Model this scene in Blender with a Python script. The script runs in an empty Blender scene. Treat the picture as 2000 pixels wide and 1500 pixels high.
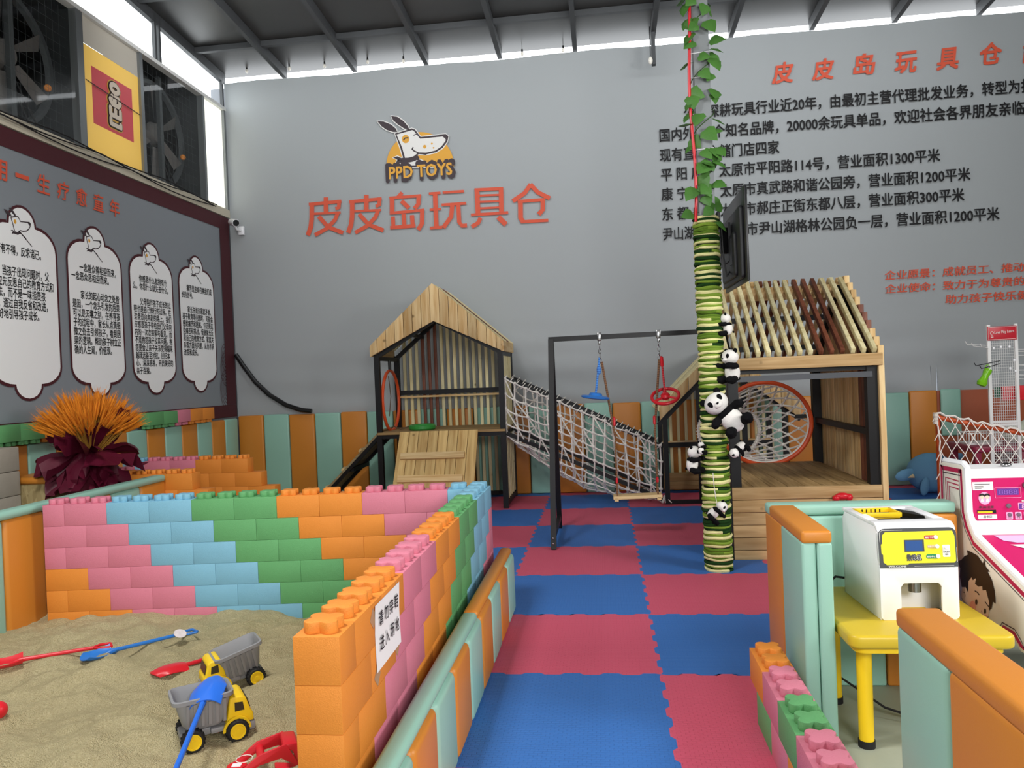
import bpy, bmesh, math, random
from mathutils import Vector, Matrix, noise
random.seed(7)
S = bpy.context.scene
COL = S.collection
PI = math.pi
# ---------------------------------------------------------------- camera, sky, lights, exposure
F, YAW, PITCH, ROLL, EYE = 1490.0, .1201, .0097, .0406, 1.591
cy, sy, cp, sp, cr, sr = math.cos(YAW), math.sin(YAW), math.cos(PITCH), math.sin(PITCH), math.cos(ROLL), math.sin(ROLL)
FWD = Vector((-sy*cp, cy*cp, -sp)); R0 = Vector((cy, sy, 0)); D0 = FWD.cross(R0)
RGT = cr*R0+sr*D0; DWN = -sr*R0+cr*D0
cam = bpy.data.cameras.new('camera'); cam.sensor_width = 36; cam.lens = F/2000*36; cam.clip_end = 200
co = bpy.data.objects.new('camera', cam); COL.objects.link(co)
co.matrix_world = Matrix(((RGT.x, -DWN.x, -FWD.x, 0), (RGT.y, -DWN.y, -FWD.y, 0), (RGT.z, -DWN.z, -FWD.z, EYE), (0, 0, 0, 1)))
S.camera = co
w = bpy.data.worlds.new('sky'); S.world = w; w.use_nodes = True
wn = w.node_tree.nodes; bg = wn['Background']
bg.inputs['Color'].default_value = (.93, .97, 1, 1); bg.inputs['Strength'].default_value = 5.0
def area(name, loc, to, sx, sy_, power, col=(1, .985, .97)):
    l = bpy.data.lights.new(name, 'AREA'); l.shape = 'RECTANGLE'; l.size = sx; l.size_y = sy_; l.energy = power; l.color = col
    o = bpy.data.objects.new(name, l); COL.objects.link(o); o.location = loc
    o.rotation_euler = (Vector(to)-Vector(loc)).to_track_quat('-Z', 'Y').to_euler(); return o
area('added_fill_light', (-2.2, 2.2, 5.2), (-2.3, 2.6, 0), 1.0, 1.0, 235)  # added light above the sandpit to brighten the sand, no fixture modelled
area('added_fill_light', (5.2, 2.4, 3.5), (-.6, 4.4, .7), 1.6, 1.2, 245)  # added side light that lifts the faces turned towards the aisle
area('added_fill_light', (1.6, -2.0, 3.0), (.8, 3.6, .6), 2.0, 1.2, 240)  # added low fill from behind the camera for surfaces facing it
area('added_wall_wash', (.2, 7.5, 5.80), (.2, 10.3, 5.2), 9.5, .3, 105, (.96, .98, 1))  # added strip light, invented to brighten the upper back wall
S.view_settings.view_transform = 'Standard'; S.view_settings.look = 'None'
S.view_settings.exposure = -.15; S.view_settings.gamma = 1.0

# ---------------------------------------------------------------- helpers
def at(u, v, X=None, Y=None, Z=None):
    d = RGT*((u-1000)/F)+DWN*((v-750)/F)+FWD
    t = (Z-EYE)/d.z if Z is not None else Y/d.y if Y is not None else X/d.x
    return Vector((d.x*t, d.y*t, d.z*t+EYE))
def lin(h):
    h = h.lstrip('#'); c = [int(h[i:i+2], 16)/255 for i in (0, 2, 4)]
    return tuple(x/12.92 if x <= .04045 else ((x+.055)/1.055)**2.4 for x in c)+(1,)
MATS = {}
def mk(key):
    m = bpy.data.materials.new(key); m.use_nodes = True; MATS[key] = m
    nt = m.node_tree; return m, nt, nt.nodes['Principled BSDF']
def N(nt, t, **k):
    n = nt.nodes.new(t)
    for a, b in k.items(): setattr(n, a, b)
    return n
def mat(key, col, rough=.6, metal=0, bump=0, bs=60, var=0, vs=4, spec=.4, trans=0, coat=0):
    if key in MATS: return MATS[key]
    m, nt, b = mk(key)
    b.inputs['Base Color'].default_value = lin(col); b.inputs['Roughness'].default_value = rough; b.inputs['Metallic'].default_value = metal
    b.inputs['Specular IOR Level'].default_value = spec; b.inputs['Coat Weight'].default_value = coat
    tc = N(nt, 'ShaderNodeTexCoord')
    if var:
        no = N(nt, 'ShaderNodeTexNoise'); no.inputs['Scale'].default_value = vs; no.inputs['Detail'].default_value = 4
        nt.links.new(tc.outputs['Object'], no.inputs['Vector'])
        hs = N(nt, 'ShaderNodeHueSaturation'); hs.inputs['Color'].default_value = lin(col)
        mr = N(nt, 'ShaderNodeMapRange'); mr.inputs['To Min'].default_value = 1-var; mr.inputs['To Max'].default_value = 1+var
        nt.links.new(no.outputs['Fac'], mr.inputs['Value']); nt.links.new(mr.outputs[0], hs.inputs['Value']); nt.links.new(hs.outputs[0], b.inputs['Base Color'])
    if bump:
        nb = N(nt, 'ShaderNodeTexNoise'); nb.inputs['Scale'].default_value = bs; nb.inputs['Detail'].default_value = 3
        nt.links.new(tc.outputs['Object'], nb.inputs['Vector'])
        bp = N(nt, 'ShaderNodeBump'); bp.inputs['Strength'].default_value = bump; bp.inputs['Distance'].default_value = .01
        nt.links.new(nb.outputs['Fac'], bp.inputs['Height']); nt.links.new(bp.outputs[0], b.inputs['Normal'])
    return m
def wood(key, ax, light, dark, rough=.65):
    key = key+ax
    if key in MATS: return MATS[key]
    m, nt, b = mk(key); b.inputs['Roughness'].default_value = rough; b.inputs['Specular IOR Level'].default_value = .3
    tc = N(nt, 'ShaderNodeTexCoord'); oi = N(nt, 'ShaderNodeObjectInfo'); mp = N(nt, 'ShaderNodeMapping')
    mp.inputs['Scale'].default_value = tuple(1.6 if a in ax else 22 for a in 'XYZ')
    ml = N(nt, 'ShaderNodeMath', operation='MULTIPLY'); ml.inputs[1].default_value = 37
    nt.links.new(oi.outputs['Random'], ml.inputs[0])
    va = N(nt, 'ShaderNodeVectorMath', operation='ADD'); nt.links.new(tc.outputs['Object'], va.inputs[0]); nt.links.new(ml.outputs[0], va.inputs[1])
    nt.links.new(va.outputs[0], mp.inputs['Vector'])
    no = N(nt, 'ShaderNodeTexNoise'); no.inputs['Scale'].default_value = 1; no.inputs['Detail'].default_value = 5; no.inputs['Distortion'].default_value = .6
    nt.links.new(mp.outputs[0], no.inputs['Vector'])
    cr_ = N(nt, 'ShaderNodeValToRGB'); cr_.color_ramp.elements[0].position = .3; cr_.color_ramp.elements[1].position = .62
    cr_.color_ramp.elements[0].color = lin(dark); cr_.color_ramp.elements[1].color = lin(light)
    nt.links.new(no.outputs['Fac'], cr_.inputs[0])
    vo = N(nt, 'ShaderNodeTexVoronoi'); vo.inputs['Scale'].default_value = 4.2; nt.links.new(va.outputs[0], vo.inputs['Vector'])
    k = N(nt, 'ShaderNodeMapRange'); k.inputs['From Min'].default_value = .04; k.inputs['From Max'].default_value = .11
    nt.links.new(vo.outputs['Distance'], k.inputs['Value'])
    mx = N(nt, 'ShaderNodeMix', data_type='RGBA'); mx.inputs[6].default_value = tuple(x*.42 for x in lin(dark)[:3])+(1,)
    nt.links.new(k.outputs[0], mx.inputs[0]); nt.links.new(cr_.outputs[0], mx.inputs[7])
    hs = N(nt, 'ShaderNodeHueSaturation'); mr = N(nt, 'ShaderNodeMapRange'); mr.inputs['To Min'].default_value = .80; mr.inputs['To Max'].default_value = 1.14
    nt.links.new(oi.outputs['Random'], mr.inputs['Value']); nt.links.new(mr.outputs[0], hs.inputs['Value']); nt.links.new(mx.outputs[2], hs.inputs['Color'])
    nt.links.new(hs.outputs[0], b.inputs['Base Color']); return m

class MB:
    def __init__(s): s.v = []; s.f = []; s.m = []; s.k = 0
    def add(s, vs, fs):
        o = len(s.v); s.v += [Vector(p) for p in vs]; s.f += [tuple(i+o for i in f) for f in fs]; s.m += [s.k]*len(fs); return s
    def box(s, c, d, R=None):
        c = Vector(c); vs = []
        for z in (-.5, .5):
            for x, y in ((-.5, -.5), (.5, -.5), (.5, .5), (-.5, .5)):
                p = Vector((x*d[0], y*d[1], z*d[2])); vs.append(c+(R@p if R else p))
        return s.add(vs, [(3, 2, 1, 0), (4, 5, 6, 7), (0, 1, 5, 4), (1, 2, 6, 5), (2, 3, 7, 6), (3, 0, 4, 7)])
    def bb(s, a, b): return s.box([(p+q)/2 for p, q in zip(a, b)], [abs(q-p) for p, q in zip(a, b)])
    def beam(s, a, b, w_, h, up=(0, 0, 1)):
        a = Vector(a); b = Vector(b); z = (b-a); L = z.length; z.normalize(); x = Vector(up).cross(z)
        if x.length < 1e-4: x = Vector((1, 0, 0)).cross(z)
        x.normalize(); y = z.cross(x); R = Matrix((x, y, z)).transposed()
        return s.box((a+b)/2, (w_, h, L), R)
    def tube(s, P, r, n=8, closed=False):
        P = [Vector(p) for p in P]; k = len(P); rr = r if isinstance(r, (list, tuple)) else [r]*k; vs = []; u = None
        for i, p in enumerate(P):
            t = (P[(i+1) % k]-P[i-1]) if closed else (P[min(i+1, k-1)]-P[max(i-1, 0)])
            if t.length < 1e-9: t = Vector((0, 0, 1))
            t.normalize()
            if u is None: u = t.orthogonal().normalized()
            else:
                u = u-t*u.dot(t); u = u.normalized() if u.length > 1e-6 else t.orthogonal().normalized()
            q = t.cross(u)
            for j in range(n):
                a = 2*PI*j/n; vs.append(p+(u*math.cos(a)+q*math.sin(a))*rr[i])
        fs = []
        for i in range(k if closed else k-1):
            i2 = (i+1) % k
            for j in range(n): fs.append((i*n+j, i*n+(j+1) % n, i2*n+(j+1) % n, i2*n+j))
        if not closed: fs += [tuple(range(n-1, -1, -1)), tuple((k-1)*n+j for j in range(n))]
        return s.add(vs, fs)
    def ell(s, c, r, R=None, nu=14, nv=9):
        c = Vector(c); vs = []
        if not isinstance(r, (tuple, list)): r = (r, r, r)
        for i in range(1, nv):
            t = PI*i/nv
            for j in range(nu):
                a = 2*PI*j/nu; p = Vector((r[0]*math.sin(t)*math.cos(a), r[1]*math.sin(t)*math.sin(a), r[2]*math.cos(t))); vs.append(c+(R@p if R else p))
        e = Vector((0, 0, r[2])); vs += [c+(R@e if R else e), c-(R@e if R else e)]; T = len(vs)-2; fs = []
        for i in range(nv-2):
            for j in range(nu): fs.append((i*nu+j, (i+1)*nu+j, (i+1)*nu+(j+1) % nu, i*nu+(j+1) % nu))
        for j in range(nu): fs += [(T, j, (j+1) % nu), (T+1, (nv-2)*nu+(j+1) % nu, (nv-2)*nu+j)]
        return s.add(vs, fs)
    def lathe(s, prof, c=(0, 0, 0), R=None, n=24):
        c = Vector(c); vs = []; k = len(prof)
        for r, z in prof:
            for j in range(n):
                a = 2*PI*j/n; p = Vector((r*math.cos(a), r*math.sin(a), z)); vs.append(c+(R@p if R else p))
        fs = [(i*n+j, i*n+(j+1) % n, (i+1)*n+(j+1) % n, (i+1)*n+j) for i in range(k-1) for j in range(n)]
        fs += [tuple(range(n-1, -1, -1)), tuple((k-1)*n+j for j in range(n))]
        return s.add(vs, fs)
    def prism(s, poly, f, d0, d1):                 # poly of (a,b); f(a,b,d) -> point
        n = len(poly); vs = [f(a, b, d0) for a, b in poly]+[f(a, b, d1) for a, b in poly]
        return s.add(vs, [tuple(range(n-1, -1, -1)), tuple(range(n, 2*n))]+[(i, (i+1) % n, n+(i+1) % n, n+i) for i in range(n)])
    def grid(s, nx, ny, f):
        vs = [f(i/(nx-1), j/(ny-1)) for j in range(ny) for i in range(nx)]
        return s.add(vs, [(j*nx+i, j*nx+i+1, (j+1)*nx+i+1, (j+1)*nx+i) for j in range(ny-1) for i in range(nx-1)])
    def flat(s, pts): return s.add(pts, [tuple(range(len(pts)))])
    def mesh(s, name, off=Vector(), bevel=0, seg=2, sharp=.6, ang=.5, keepn=False, rd=False):
        bm = bmesh.new(); V = [bm.verts.new(p-off) for p in s.v]
        for f, k in zip(s.f, s.m):
            try: q = bm.faces.new([V[i] for i in f]); q.material_index = k; q.smooth = True
            except ValueError: pass
        if rd: bmesh.ops.remove_doubles(bm, verts=bm.verts, dist=1e-5)
        if not keepn: bmesh.ops.recalc_face_normals(bm, faces=bm.faces)
        if bevel:
            e = [x for x in bm.edges if len(x.link_faces) == 2 and x.calc_face_angle(0) > ang]
            bmesh.ops.bevel(bm, geom=e, offset=bevel, segments=seg, profile=.5, affect='EDGES', clamp_overlap=True)
            for f in bm.faces: f.smooth = True
        me = bpy.data.meshes.new(name); bm.to_mesh(me); bm.free(); me.set_sharp_from_angle(angle=sharp); return me
ORG = {}
def setp(o, label=None, cat=None, group=None, kind=None):
    for k, v in (('label', label), ('category', cat), ('group', group), ('kind', kind)):
        if v: o[k] = v
    return o
def link(name, me, m, parent=None, loc=None):
    o = bpy.data.objects.new(name, me); COL.objects.link(o)
    for x in (m if isinstance(m, (list, tuple)) else [m]):
        if len(me.materials) < (len(m) if isinstance(m, (list, tuple)) else 1): me.materials.append(x)
    if parent: o.parent = parent; ORG[o.name] = ORG[parent.name]
    elif loc is not None: o.location = loc; ORG[o.name] = Vector(loc)
    return o
def part(name, mb, m, parent, local=False, label=None, **k):       # a part under its thing, given in world coordinates
    o = link(name, mb.mesh(name, Vector() if local else ORG[parent.name], **k), m, parent)
    return setp(o, label)
def thing(name, label, cat, loc=(0, 0, 0), group=None, rot=None):
    o = bpy.data.objects.new(name, None); COL.objects.link(o); o.location = loc; o.empty_display_size = .1; ORG[o.name] = Vector(loc)
    if rot: o.rotation_euler = rot
    return setp(o, label, cat, group)
def solo(name, mb, m, label, cat, loc=None, group=None, kind=None, **k):   # a thing that is one mesh
    if loc is None: loc = Vector([(min(p[i] for p in mb.v)+max(p[i] for p in mb.v))/2 if i < 2 else min(p[2] for p in mb.v) for i in range(3)])
    return setp(link(name, mb.mesh(name, Vector(loc), **k), m, None, loc), label, cat, group, kind)
def struct(name, mb, m, **k):
    o = link(name, mb.mesh(name, **k), m, None, (0, 0, 0)); o['kind'] = 'structure'; return o
def copy_tree(o, parent=None):
    c = o.copy(); COL.objects.link(c)
    if parent: c.parent = parent
    ORG[c.name] = ORG.get(o.name, Vector())
    for ch in list(o.children): copy_tree(ch, c)
    return c
def txt(body, name, parent, m, o, r, u, w_, h, bold=.0, lift=.001, space=1.0, label=None):
    c = bpy.data.curves.new('lettering', 'FONT'); c.body = body; c.size = 1; c.space_line = space; c.resolution_u = 2
    ob = bpy.data.objects.new('lettering', c); me = ob.to_mesh()
    V = [v.co.copy() for v in me.vertices]; P = [tuple(p.vertices) for p in me.polygons]; ob.to_mesh_clear()
    bpy.data.objects.remove(ob); bpy.data.curves.remove(c)
    x0 = min(v.x for v in V); x1 = max(v.x for v in V); y0 = min(v.y for v in V); y1 = max(v.y for v in V)
    o = Vector(o); r = Vector(r).normalized(); u = Vector(u).normalized(); n = r.cross(u)
    if h is None: h = w_*(y1-y0)/(x1-x0)
    mb = MB(); sx = w_/(x1-x0); sy2 = h/(y1-y0); ds = [(0, 0)]
    if bold: k = 4 if bold < .04 else 14; ds += [(bold*math.cos(2*PI*i/k+.78), bold*math.sin(2*PI*i/k+.78)) for i in range(k)]
    for q, (bx_, by_) in enumerate(ds): mb.add([o+r*((v.x-x0+bx_)*sx)+u*((v.y-y0+by_)*sy2)+n*(lift+.00008*q) for v in V], P)
    return part(name, mb, m, parent, keepn=True, label=label)
def ribbon(mb, pts, w_, f, taper=False):            # a brush stroke as a flat strip; f maps (a,b) to a point
    P = [Vector((a, b)) for a, b in pts]; n = len(P); Lf = []; Rt = []
    for i, p in enumerate(P):
        t = P[min(i+1, n-1)]-P[max(i-1, 0)]; t.normalize(); q = Vector((-t.y, t.x))
        ww = w_*(.55 if taper and i == n-1 else 1)/2; Lf.append(p+q*ww); Rt.append(p-q*ww)
    for i in range(n-1): mb.flat([f(*Lf[i]), f(*Rt[i]), f(*Rt[i+1]), f(*Lf[i+1])])
    return mb
def Rz(a): return Matrix.Rotation(a, 3, 'Z')
def Rx(a): return Matrix.Rotation(a, 3, 'X')
def Ry(a): return Matrix.Rotation(a, 3, 'Y')
def rrect(x0, y0, x1, y1, r, n=5):
    out = []
    for cx, cy_, a0 in ((x1-r, y1-r, 0), (x0+r, y1-r, 90), (x0+r, y0+r, 180), (x1-r, y0+r, 270)):
        for i in range(n+1):
            a = math.radians(a0+90*i/n); out.append((cx+r*math.cos(a), cy_+r*math.sin(a)))
    return out
ORD = 'first second third fourth fifth sixth seventh eighth ninth tenth eleventh twelfth thirteenth fourteenth fifteenth sixteenth seventeenth eighteenth nineteenth twentieth'.split()
ORD += ['twenty-'+x for x in ORD[:9]]+['thirtieth']

# ---------------------------------------------------------------- materials
TEAL = mat('teal_leather', '#93c1b0', .42, bump=.06, bs=300, spec=.45)
ORNG = mat('orange_leather', '#cd822f', .42, bump=.06, bs=300, spec=.45)
BRK = {'orange': mat('foam_orange', '#e08a34', .6, bump=.25, bs=260, var=.04, vs=200), 'pink': mat('foam_pink', '#d37c90', .6, bump=.25, bs=260, var=.04, vs=200),
       'blue': mat('foam_blue', '#7db4cc', .6, bump=.25, bs=260, var=.04, vs=200), 'green': mat('foam_green', '#61a368', .6, bump=.25, bs=260, var=.04, vs=200)}
STEEL = mat('black_steel', '#0d0d0f', .45, spec=.35)
GREYST = mat('grey_steel', '#8e9296', .5, metal=.3, var=.08, vs=8)
LW = lambda a: wood('pine', a, '#dfc391', '#c49c63')
GW = lambda a: wood('pale_slat', a, '#e3d9ad', '#c9b985')
RW = lambda a: wood('red_stain', a, '#7d4a35', '#5c3122', .5)
DW = lambda a: wood('deck', a, '#a88a5c', '#7a5f38')
WHITE = mat('white_plastic', '#f2f3f6', .3, spec=.5)
BLK = mat('black_print', '#141416', .7)
REDTX = mat('red_print', '#d9583c', .6)
ROPE = mat('white_rope', '#f0ebe2', .8, bump=.4, bs=300)
RED = mat('red_plastic', '#d2202c', .35); BLUE = mat('blue_plastic', '#2f74c4', .33); YEL = mat('yellow_plastic', '#f2cc1e', .4); GRYP = mat('grey_plastic', '#8b8c8e', .5)
TYRE = mat('black_rubber', '#1b1b1c', .7); PWHITE = mat('plush_white', '#f2efe9', .95, bump=.5, bs=220, spec=.1); PBLK = mat('plush_black', '#131315', .95, bump=.5, bs=220, spec=.1)
HOOP = mat('orange_hoop', '#e0562a', .35); CHROME = mat('chrome', '#9a9a9a', .25, metal=1)
# ---------------------------------------------------------------- the hall
XL, YB = -5.18, 10.30
CZ = lambda y: 5.98+.058*(10.25-y)                  # roof height, rising towards the entrance
struct('floor', MB().bb((-5.3, -8, -.12), (9.5, 10.6, -.02)), mat('concrete', '#9aa08e', .55, bump=.1, bs=30, var=.08, vs=3))
gw = mat('grey_wall', '#8d9096', .8)
for a_, b_2 in (((-5.4, -.1), (4.17, 5.85)), ((4.25, -.1), (9.5, 5.85)), ((4.17, -.1), (4.25, 1.18)), ((4.17, 1.5), (4.25, 5.85))): struct('wall_back', MB().bb((a_[0], YB+.04, a_[1]), (b_2[0], YB+.16, b_2[1])), gw)
struct('wall_left', MB().bb((XL-.16, -8, -.1), (XL-.03, YB+.16, 3.98)), gw)
struct('wall_right', MB().bb((9.5, -8, -.1), (9.6, 10.5, 7.1)), gw)
for q_, (a_, b_2) in enumerate((((-5.4, -8.1, -.1), (-2.2, -8, 7.1)), ((3.8, -8.1, -.1), (9.6, -8, 7.1)), ((-2.2, -8.1, 2.4), (3.8, -8, 7.1)))): struct('wall_rear', MB().bb(a_, b_2), gw)
# printed cloth on the back wall
ban_m, nt, b_ = mk('grey_banner'); b_.inputs['Base Color'].default_value = lin('#a5aaac'); b_.inputs['Roughness'].default_value = .62; b_.inputs['Specular IOR Level'].default_value = .35
tc = N(nt, 'ShaderNodeTexCoord'); no = N(nt, 'ShaderNodeTexNoise'); no.inputs['Scale'].default_value = 260
nt.links.new(tc.outputs['Object'], no.inputs[0]); bp = N(nt, 'ShaderNodeBump'); bp.inputs['Strength'].default_value = .12; bp.inputs['Distance'].default_value = .004
nt.links.new(no.outputs[0], bp.inputs['Height']); nt.links.new(bp.outputs[0], b_.inputs['Normal'])
def wave(x, z):
    d = noise.noise((x*.35, z*1.7, 1.3))*.006*min(1, abs(z-3.6)/2.2)
    lo = max(0, 1-(z-1.15)/1.3); d += lo*.024*math.sin(z*16+1.5*noise.noise((x*.6, z, 4)))*(.5+.5*noise.noise((x*.5, 0, 9)))
    hi = max(0, 1-(5.85-z)/.5); d += hi*.008*math.sin(x*6.1+noise.noise((x, z, 2))*3)
    return d
mb = MB(); mb.grid(150, 90, lambda a, b: (lambda x, z: Vector((x, YB-.0-wave(x, z), z)))(XL+a*11.2, 1.12+b*(4.775+.010*math.sin(a*31))))
SX = [XL+11.2*k/149 for k in range(150)]; kx = max(k for k in range(149) if SX[k] < 4.21)     # a torn slit lets daylight through low in the cloth
keep = [(f, m_) for f, m_ in zip(mb.f, mb.m) if not (abs((mb.v[f[0]].x+mb.v[f[1]].x)/2-(SX[kx]+SX[kx+1])/2) < .01 and sum(mb.v[i].z for i in f)/4 < 1.50)]
mb.f = [k[0] for k in keep]; mb.m = [k[1] for k in keep]
mb.flat([(SX[kx], YB-.004, 1.12), (4.196, YB-.004, 1.12), (4.205, YB-.004, 1.52), (SX[kx], YB-.004, 1.52)]); mb.flat([(4.222, YB-.004, 1.12), (SX[kx+1], YB-.004, 1.12), (SX[kx+1], YB-.004, 1.52), (4.207, YB-.004, 1.52)])
bn = thing('wall_banner', 'huge grey printed cloth banner covering the wall above the padding, with dog logo', 'banner', (0, YB, 3.4))
part('cloth', mb, ban_m, bn)
YT = YB-.022
PX = lambda x, y: at(560+x*.27, 200+y*.27, Y=YT)     # logo artwork points
def px(dy): return lambda x, y: at(560+x*.27, 200+y*.27, Y=YT-dy)
t = MB()
SN = [0]
def st(P, wd, dx=0, dy=0): SN[0] += 1; ribbon(t, [(a+dx, b+dy) for a, b in P], wd, px(.0004*(SN[0] % 12)))
for dx, dy in ((0, 0), (292, -18)):
    for P, wd in (([(284, 686), (284, 808)], 33), ([(160, 738), (395, 715)], 24), ([(380, 705), (376, 762), (352, 768)], 28), ([(182, 728), (181, 840), (173, 905), (152, 962)], 33),
                  ([(190, 806), (390, 796)], 17), ([(370, 796), (350, 848), (290, 912), (203, 960)], 28), ([(232, 825), (300, 902), (408, 944)], 30)): st(P, wd, dx, dy)
for P, wd in (([(835, 652), (800, 690)], 26), ([(742, 692), (972, 674)], 21), ([(762, 685), (762, 800)], 33), ([(954, 672), (952, 735), (925, 768)], 31), ([(830, 712), (884, 764)], 31),
              ([(745, 802), (996, 778)], 21), ([(980, 776), (978, 878), (950, 922)], 31), ([(768, 826), (772, 908)], 28), ([(846, 806), (851, 900)], 31), ([(906, 815), (912, 895)], 30), ([(748, 907), (932, 892)], 26),
              ([(1028, 660), (1112, 654)], 19), ([(1034, 777), (1116, 771)], 17), ([(1036, 910), (1126, 902)], 21), ([(1073, 655), (1083, 906)], 33), ([(1128, 652), (1282, 642)], 19), ([(1120, 742), (1298, 729)], 21),
              ([(1198, 738), (1190, 825), (1133, 906)], 31), ([(1240, 732), (1248, 868), (1268, 892), (1304, 890)], 30),
              ([(1376, 630), (1384, 808)], 35), ([(1550, 620), (1553, 798)], 33), ([(1358, 633), (1566, 623)], 23), ([(1390, 674), (1540, 668)], 15), ([(1390, 720), (1540, 713)], 15), ([(1390, 767), (1540, 759)], 15),
              ([(1333, 814), (1602, 797)], 21), ([(1402, 834), (1384, 872), (1338, 900)], 30), ([(1530, 828), (1586, 884)], 37),
              ([(1765, 592), (1722, 655), (1635, 714)], 31), ([(1762, 592), (1816, 650), (1904, 694)], 31), ([(1670, 717), (1870, 702)], 23), ([(1690, 712), (1692, 836), (1712, 866)], 35), ([(1852, 700), (1852, 776), (1822, 810)], 33), ([(1692, 864), (1892, 852)], 23)): st(P, wd)
part('lettering', t, REDTX, bn, keepn=True, label='large orange-red store name characters')
LYE = mat('print_yellow', '#e3a73c', .6); LWH = mat('print_white', '#e9e8e4', .6); LDK = mat('print_dark', '#40353a', .6)
def ring(cx, cy_, rx, ry, a0=0, a1=360, n=32): return [(cx+rx*math.cos(math.radians(a0+(a1-a0)*i/n)), cy_-ry*math.sin(math.radians(a0+(a1-a0)*i/n))) for i in range(n+1)]
HEAD = [(783, 226), (905, 188), (928, 196), (968, 250), (1108, 236), (1150, 230), (1168, 245), (1160, 285), (1128, 328), (1080, 360), (1010, 376), (955, 374), (936, 388), (950, 408), (1000, 432), (1068, 468), (842, 470), (842, 400), (822, 330)]
EARS = [[(655, 135), (700, 138), (755, 160), (790, 190), (800, 214), (770, 214), (725, 200), (685, 172)], [(755, 98), (800, 104), (845, 135), (875, 170), (886, 194), (852, 190), (805, 160), (770, 130)]]
KNOT = [[(768, 400), (800, 390), (842, 408), (842, 426), (800, 412)], [(780, 450), (800, 420), (842, 420), (842, 436), (815, 440)]]
def grow(P, g):
    cx = sum(p[0] for p in P)/len(P); cy_ = sum(p[1] for p in P)/len(P); out = []
    for i, (x, y) in enumerate(P):
        a = Vector(P[i-1]); b = Vector(P[(i+1) % len(P)]); tn = (b-a).normalized(); nn = Vector((tn.y, -tn.x)); out.append((x+nn.x*g, y+nn.y*g))
    return out
def decal(name, polys, m, f, parent, strokes=()):
    mb = MB()
    for P in polys: mb.flat([f(*p) for p in P])
    for P, wd in strokes: ribbon(mb, P, wd, f)
    return part(name, mb, m, parent, keepn=True)
lg = bn
decal('logo_sun', [ring(965, 462, 245, 248, 0, 180)], LYE, px(.001), lg)
decal('logo_outline', [grow(P, 7) for P in [HEAD]+EARS+KNOT], LWH, px(.002), lg)
decal('logo_dark', [HEAD]+EARS+KNOT, LDK, px(.003), lg)
decal('logo_head', [grow(HEAD, -13)], LWH, px(.004), lg)
decal('logo_eye', [ring(860, 265, 27, 30), ring(998, 320, 12, 13), ring(1050, 298, 7, 7), ring(1062, 328, 6, 6)], LYE, px(.005), lg)
decal('logo_face', [[(1100, 233), (1150, 228), (1170, 245), (1160, 288), (1146, 262), (1128, 246)]], LDK, px(.006), lg,
      [([(843, 275), (856, 258), (880, 256)], 9), ([(905, 335), (920, 350), (955, 366), (1010, 376)], 9), ([(915, 322), (905, 340)], 7), ([(918, 240), (930, 230), (944, 234)], 6), ([(836, 420), (880, 418), (920, 408), (952, 390)], 36)])
T0 = PX(727, 567); T1 = PX(1216, 540); TW = (T1-T0).length
txt('PPD TOYS', 'lettering', lg, LDK, T0+Vector((0, -.007, -.012)), (1, 0, 0), (0, 0, 1), TW, .225, .085)
txt('PPD TOYS', 'lettering', lg, LYE, T0+Vector((.035, -.009, .02)), (1, 0, 0), (0, 0, 1), TW-.07, .16, .03)
O = lambda x, z: (x, YT, z)
for body, x0, x1, z, h in (('公司深耕玩具行业近20年，由最初主营代理批发业务，转型为打', 1.183, 5.46, 4.872, .172), ('国内外100个知名品牌，20000余玩具单品，欢迎社会各界朋友亲临', .856, 5.345, 4.603, .175),
                           ('现有直营仓储门店四家', .851, 2.372, 4.343, .172), ('平 阳 店：', .854, 1.45, 4.088, .168), ('太原市平阳路114号，营业面积1300平米', 1.604, 4.331, 4.087, .172),
                           ('康 宁 店：', .851, 1.45, 3.83, .168), ('太原市真武路和谐公园旁，营业面积1200平米', 1.609, 4.683, 3.824, .172), ('东 都 店：', .851, 1.45, 3.568, .168),
                           ('太原市郝庄正街东都八层，营业面积300平米', 1.6, 4.603, 3.57, .172), ('尹山湖店：', .849, 1.45, 3.306, .168), ('苏州市尹山湖格林公园负一层，营业面积1200平米', 1.619, 5.009, 3.304, .172)):
    txt(body, 'lettering', bn, BLK, O(x0, z), (1, 0, 0), (0, 0, 1), x1-x0, h, .022)
for i, ch in enumerate('皮皮岛玩具仓简'): txt(ch, 'lettering', bn, REDTX, O(2.315+.5035*i, 5.245+(.02 if i in (2, 5) else 0)), (1, .0, .03), (.12, 0, 1), .25, .262, .035)
for body, x0, x1, z in (('企业愿景：成就员工、推动发', 3.615, 5.42, 2.632), ('企业使命：致力于为尊贵的客', 3.613, 5.42, 2.458), ('助力孩子快乐健康', 4.335, 5.46, 2.288)):
    txt(body, 'lettering', bn, REDTX, O(x0, z), (1, 0, .01), (.08, 0, 1), x1-x0, .115, .02)

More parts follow.
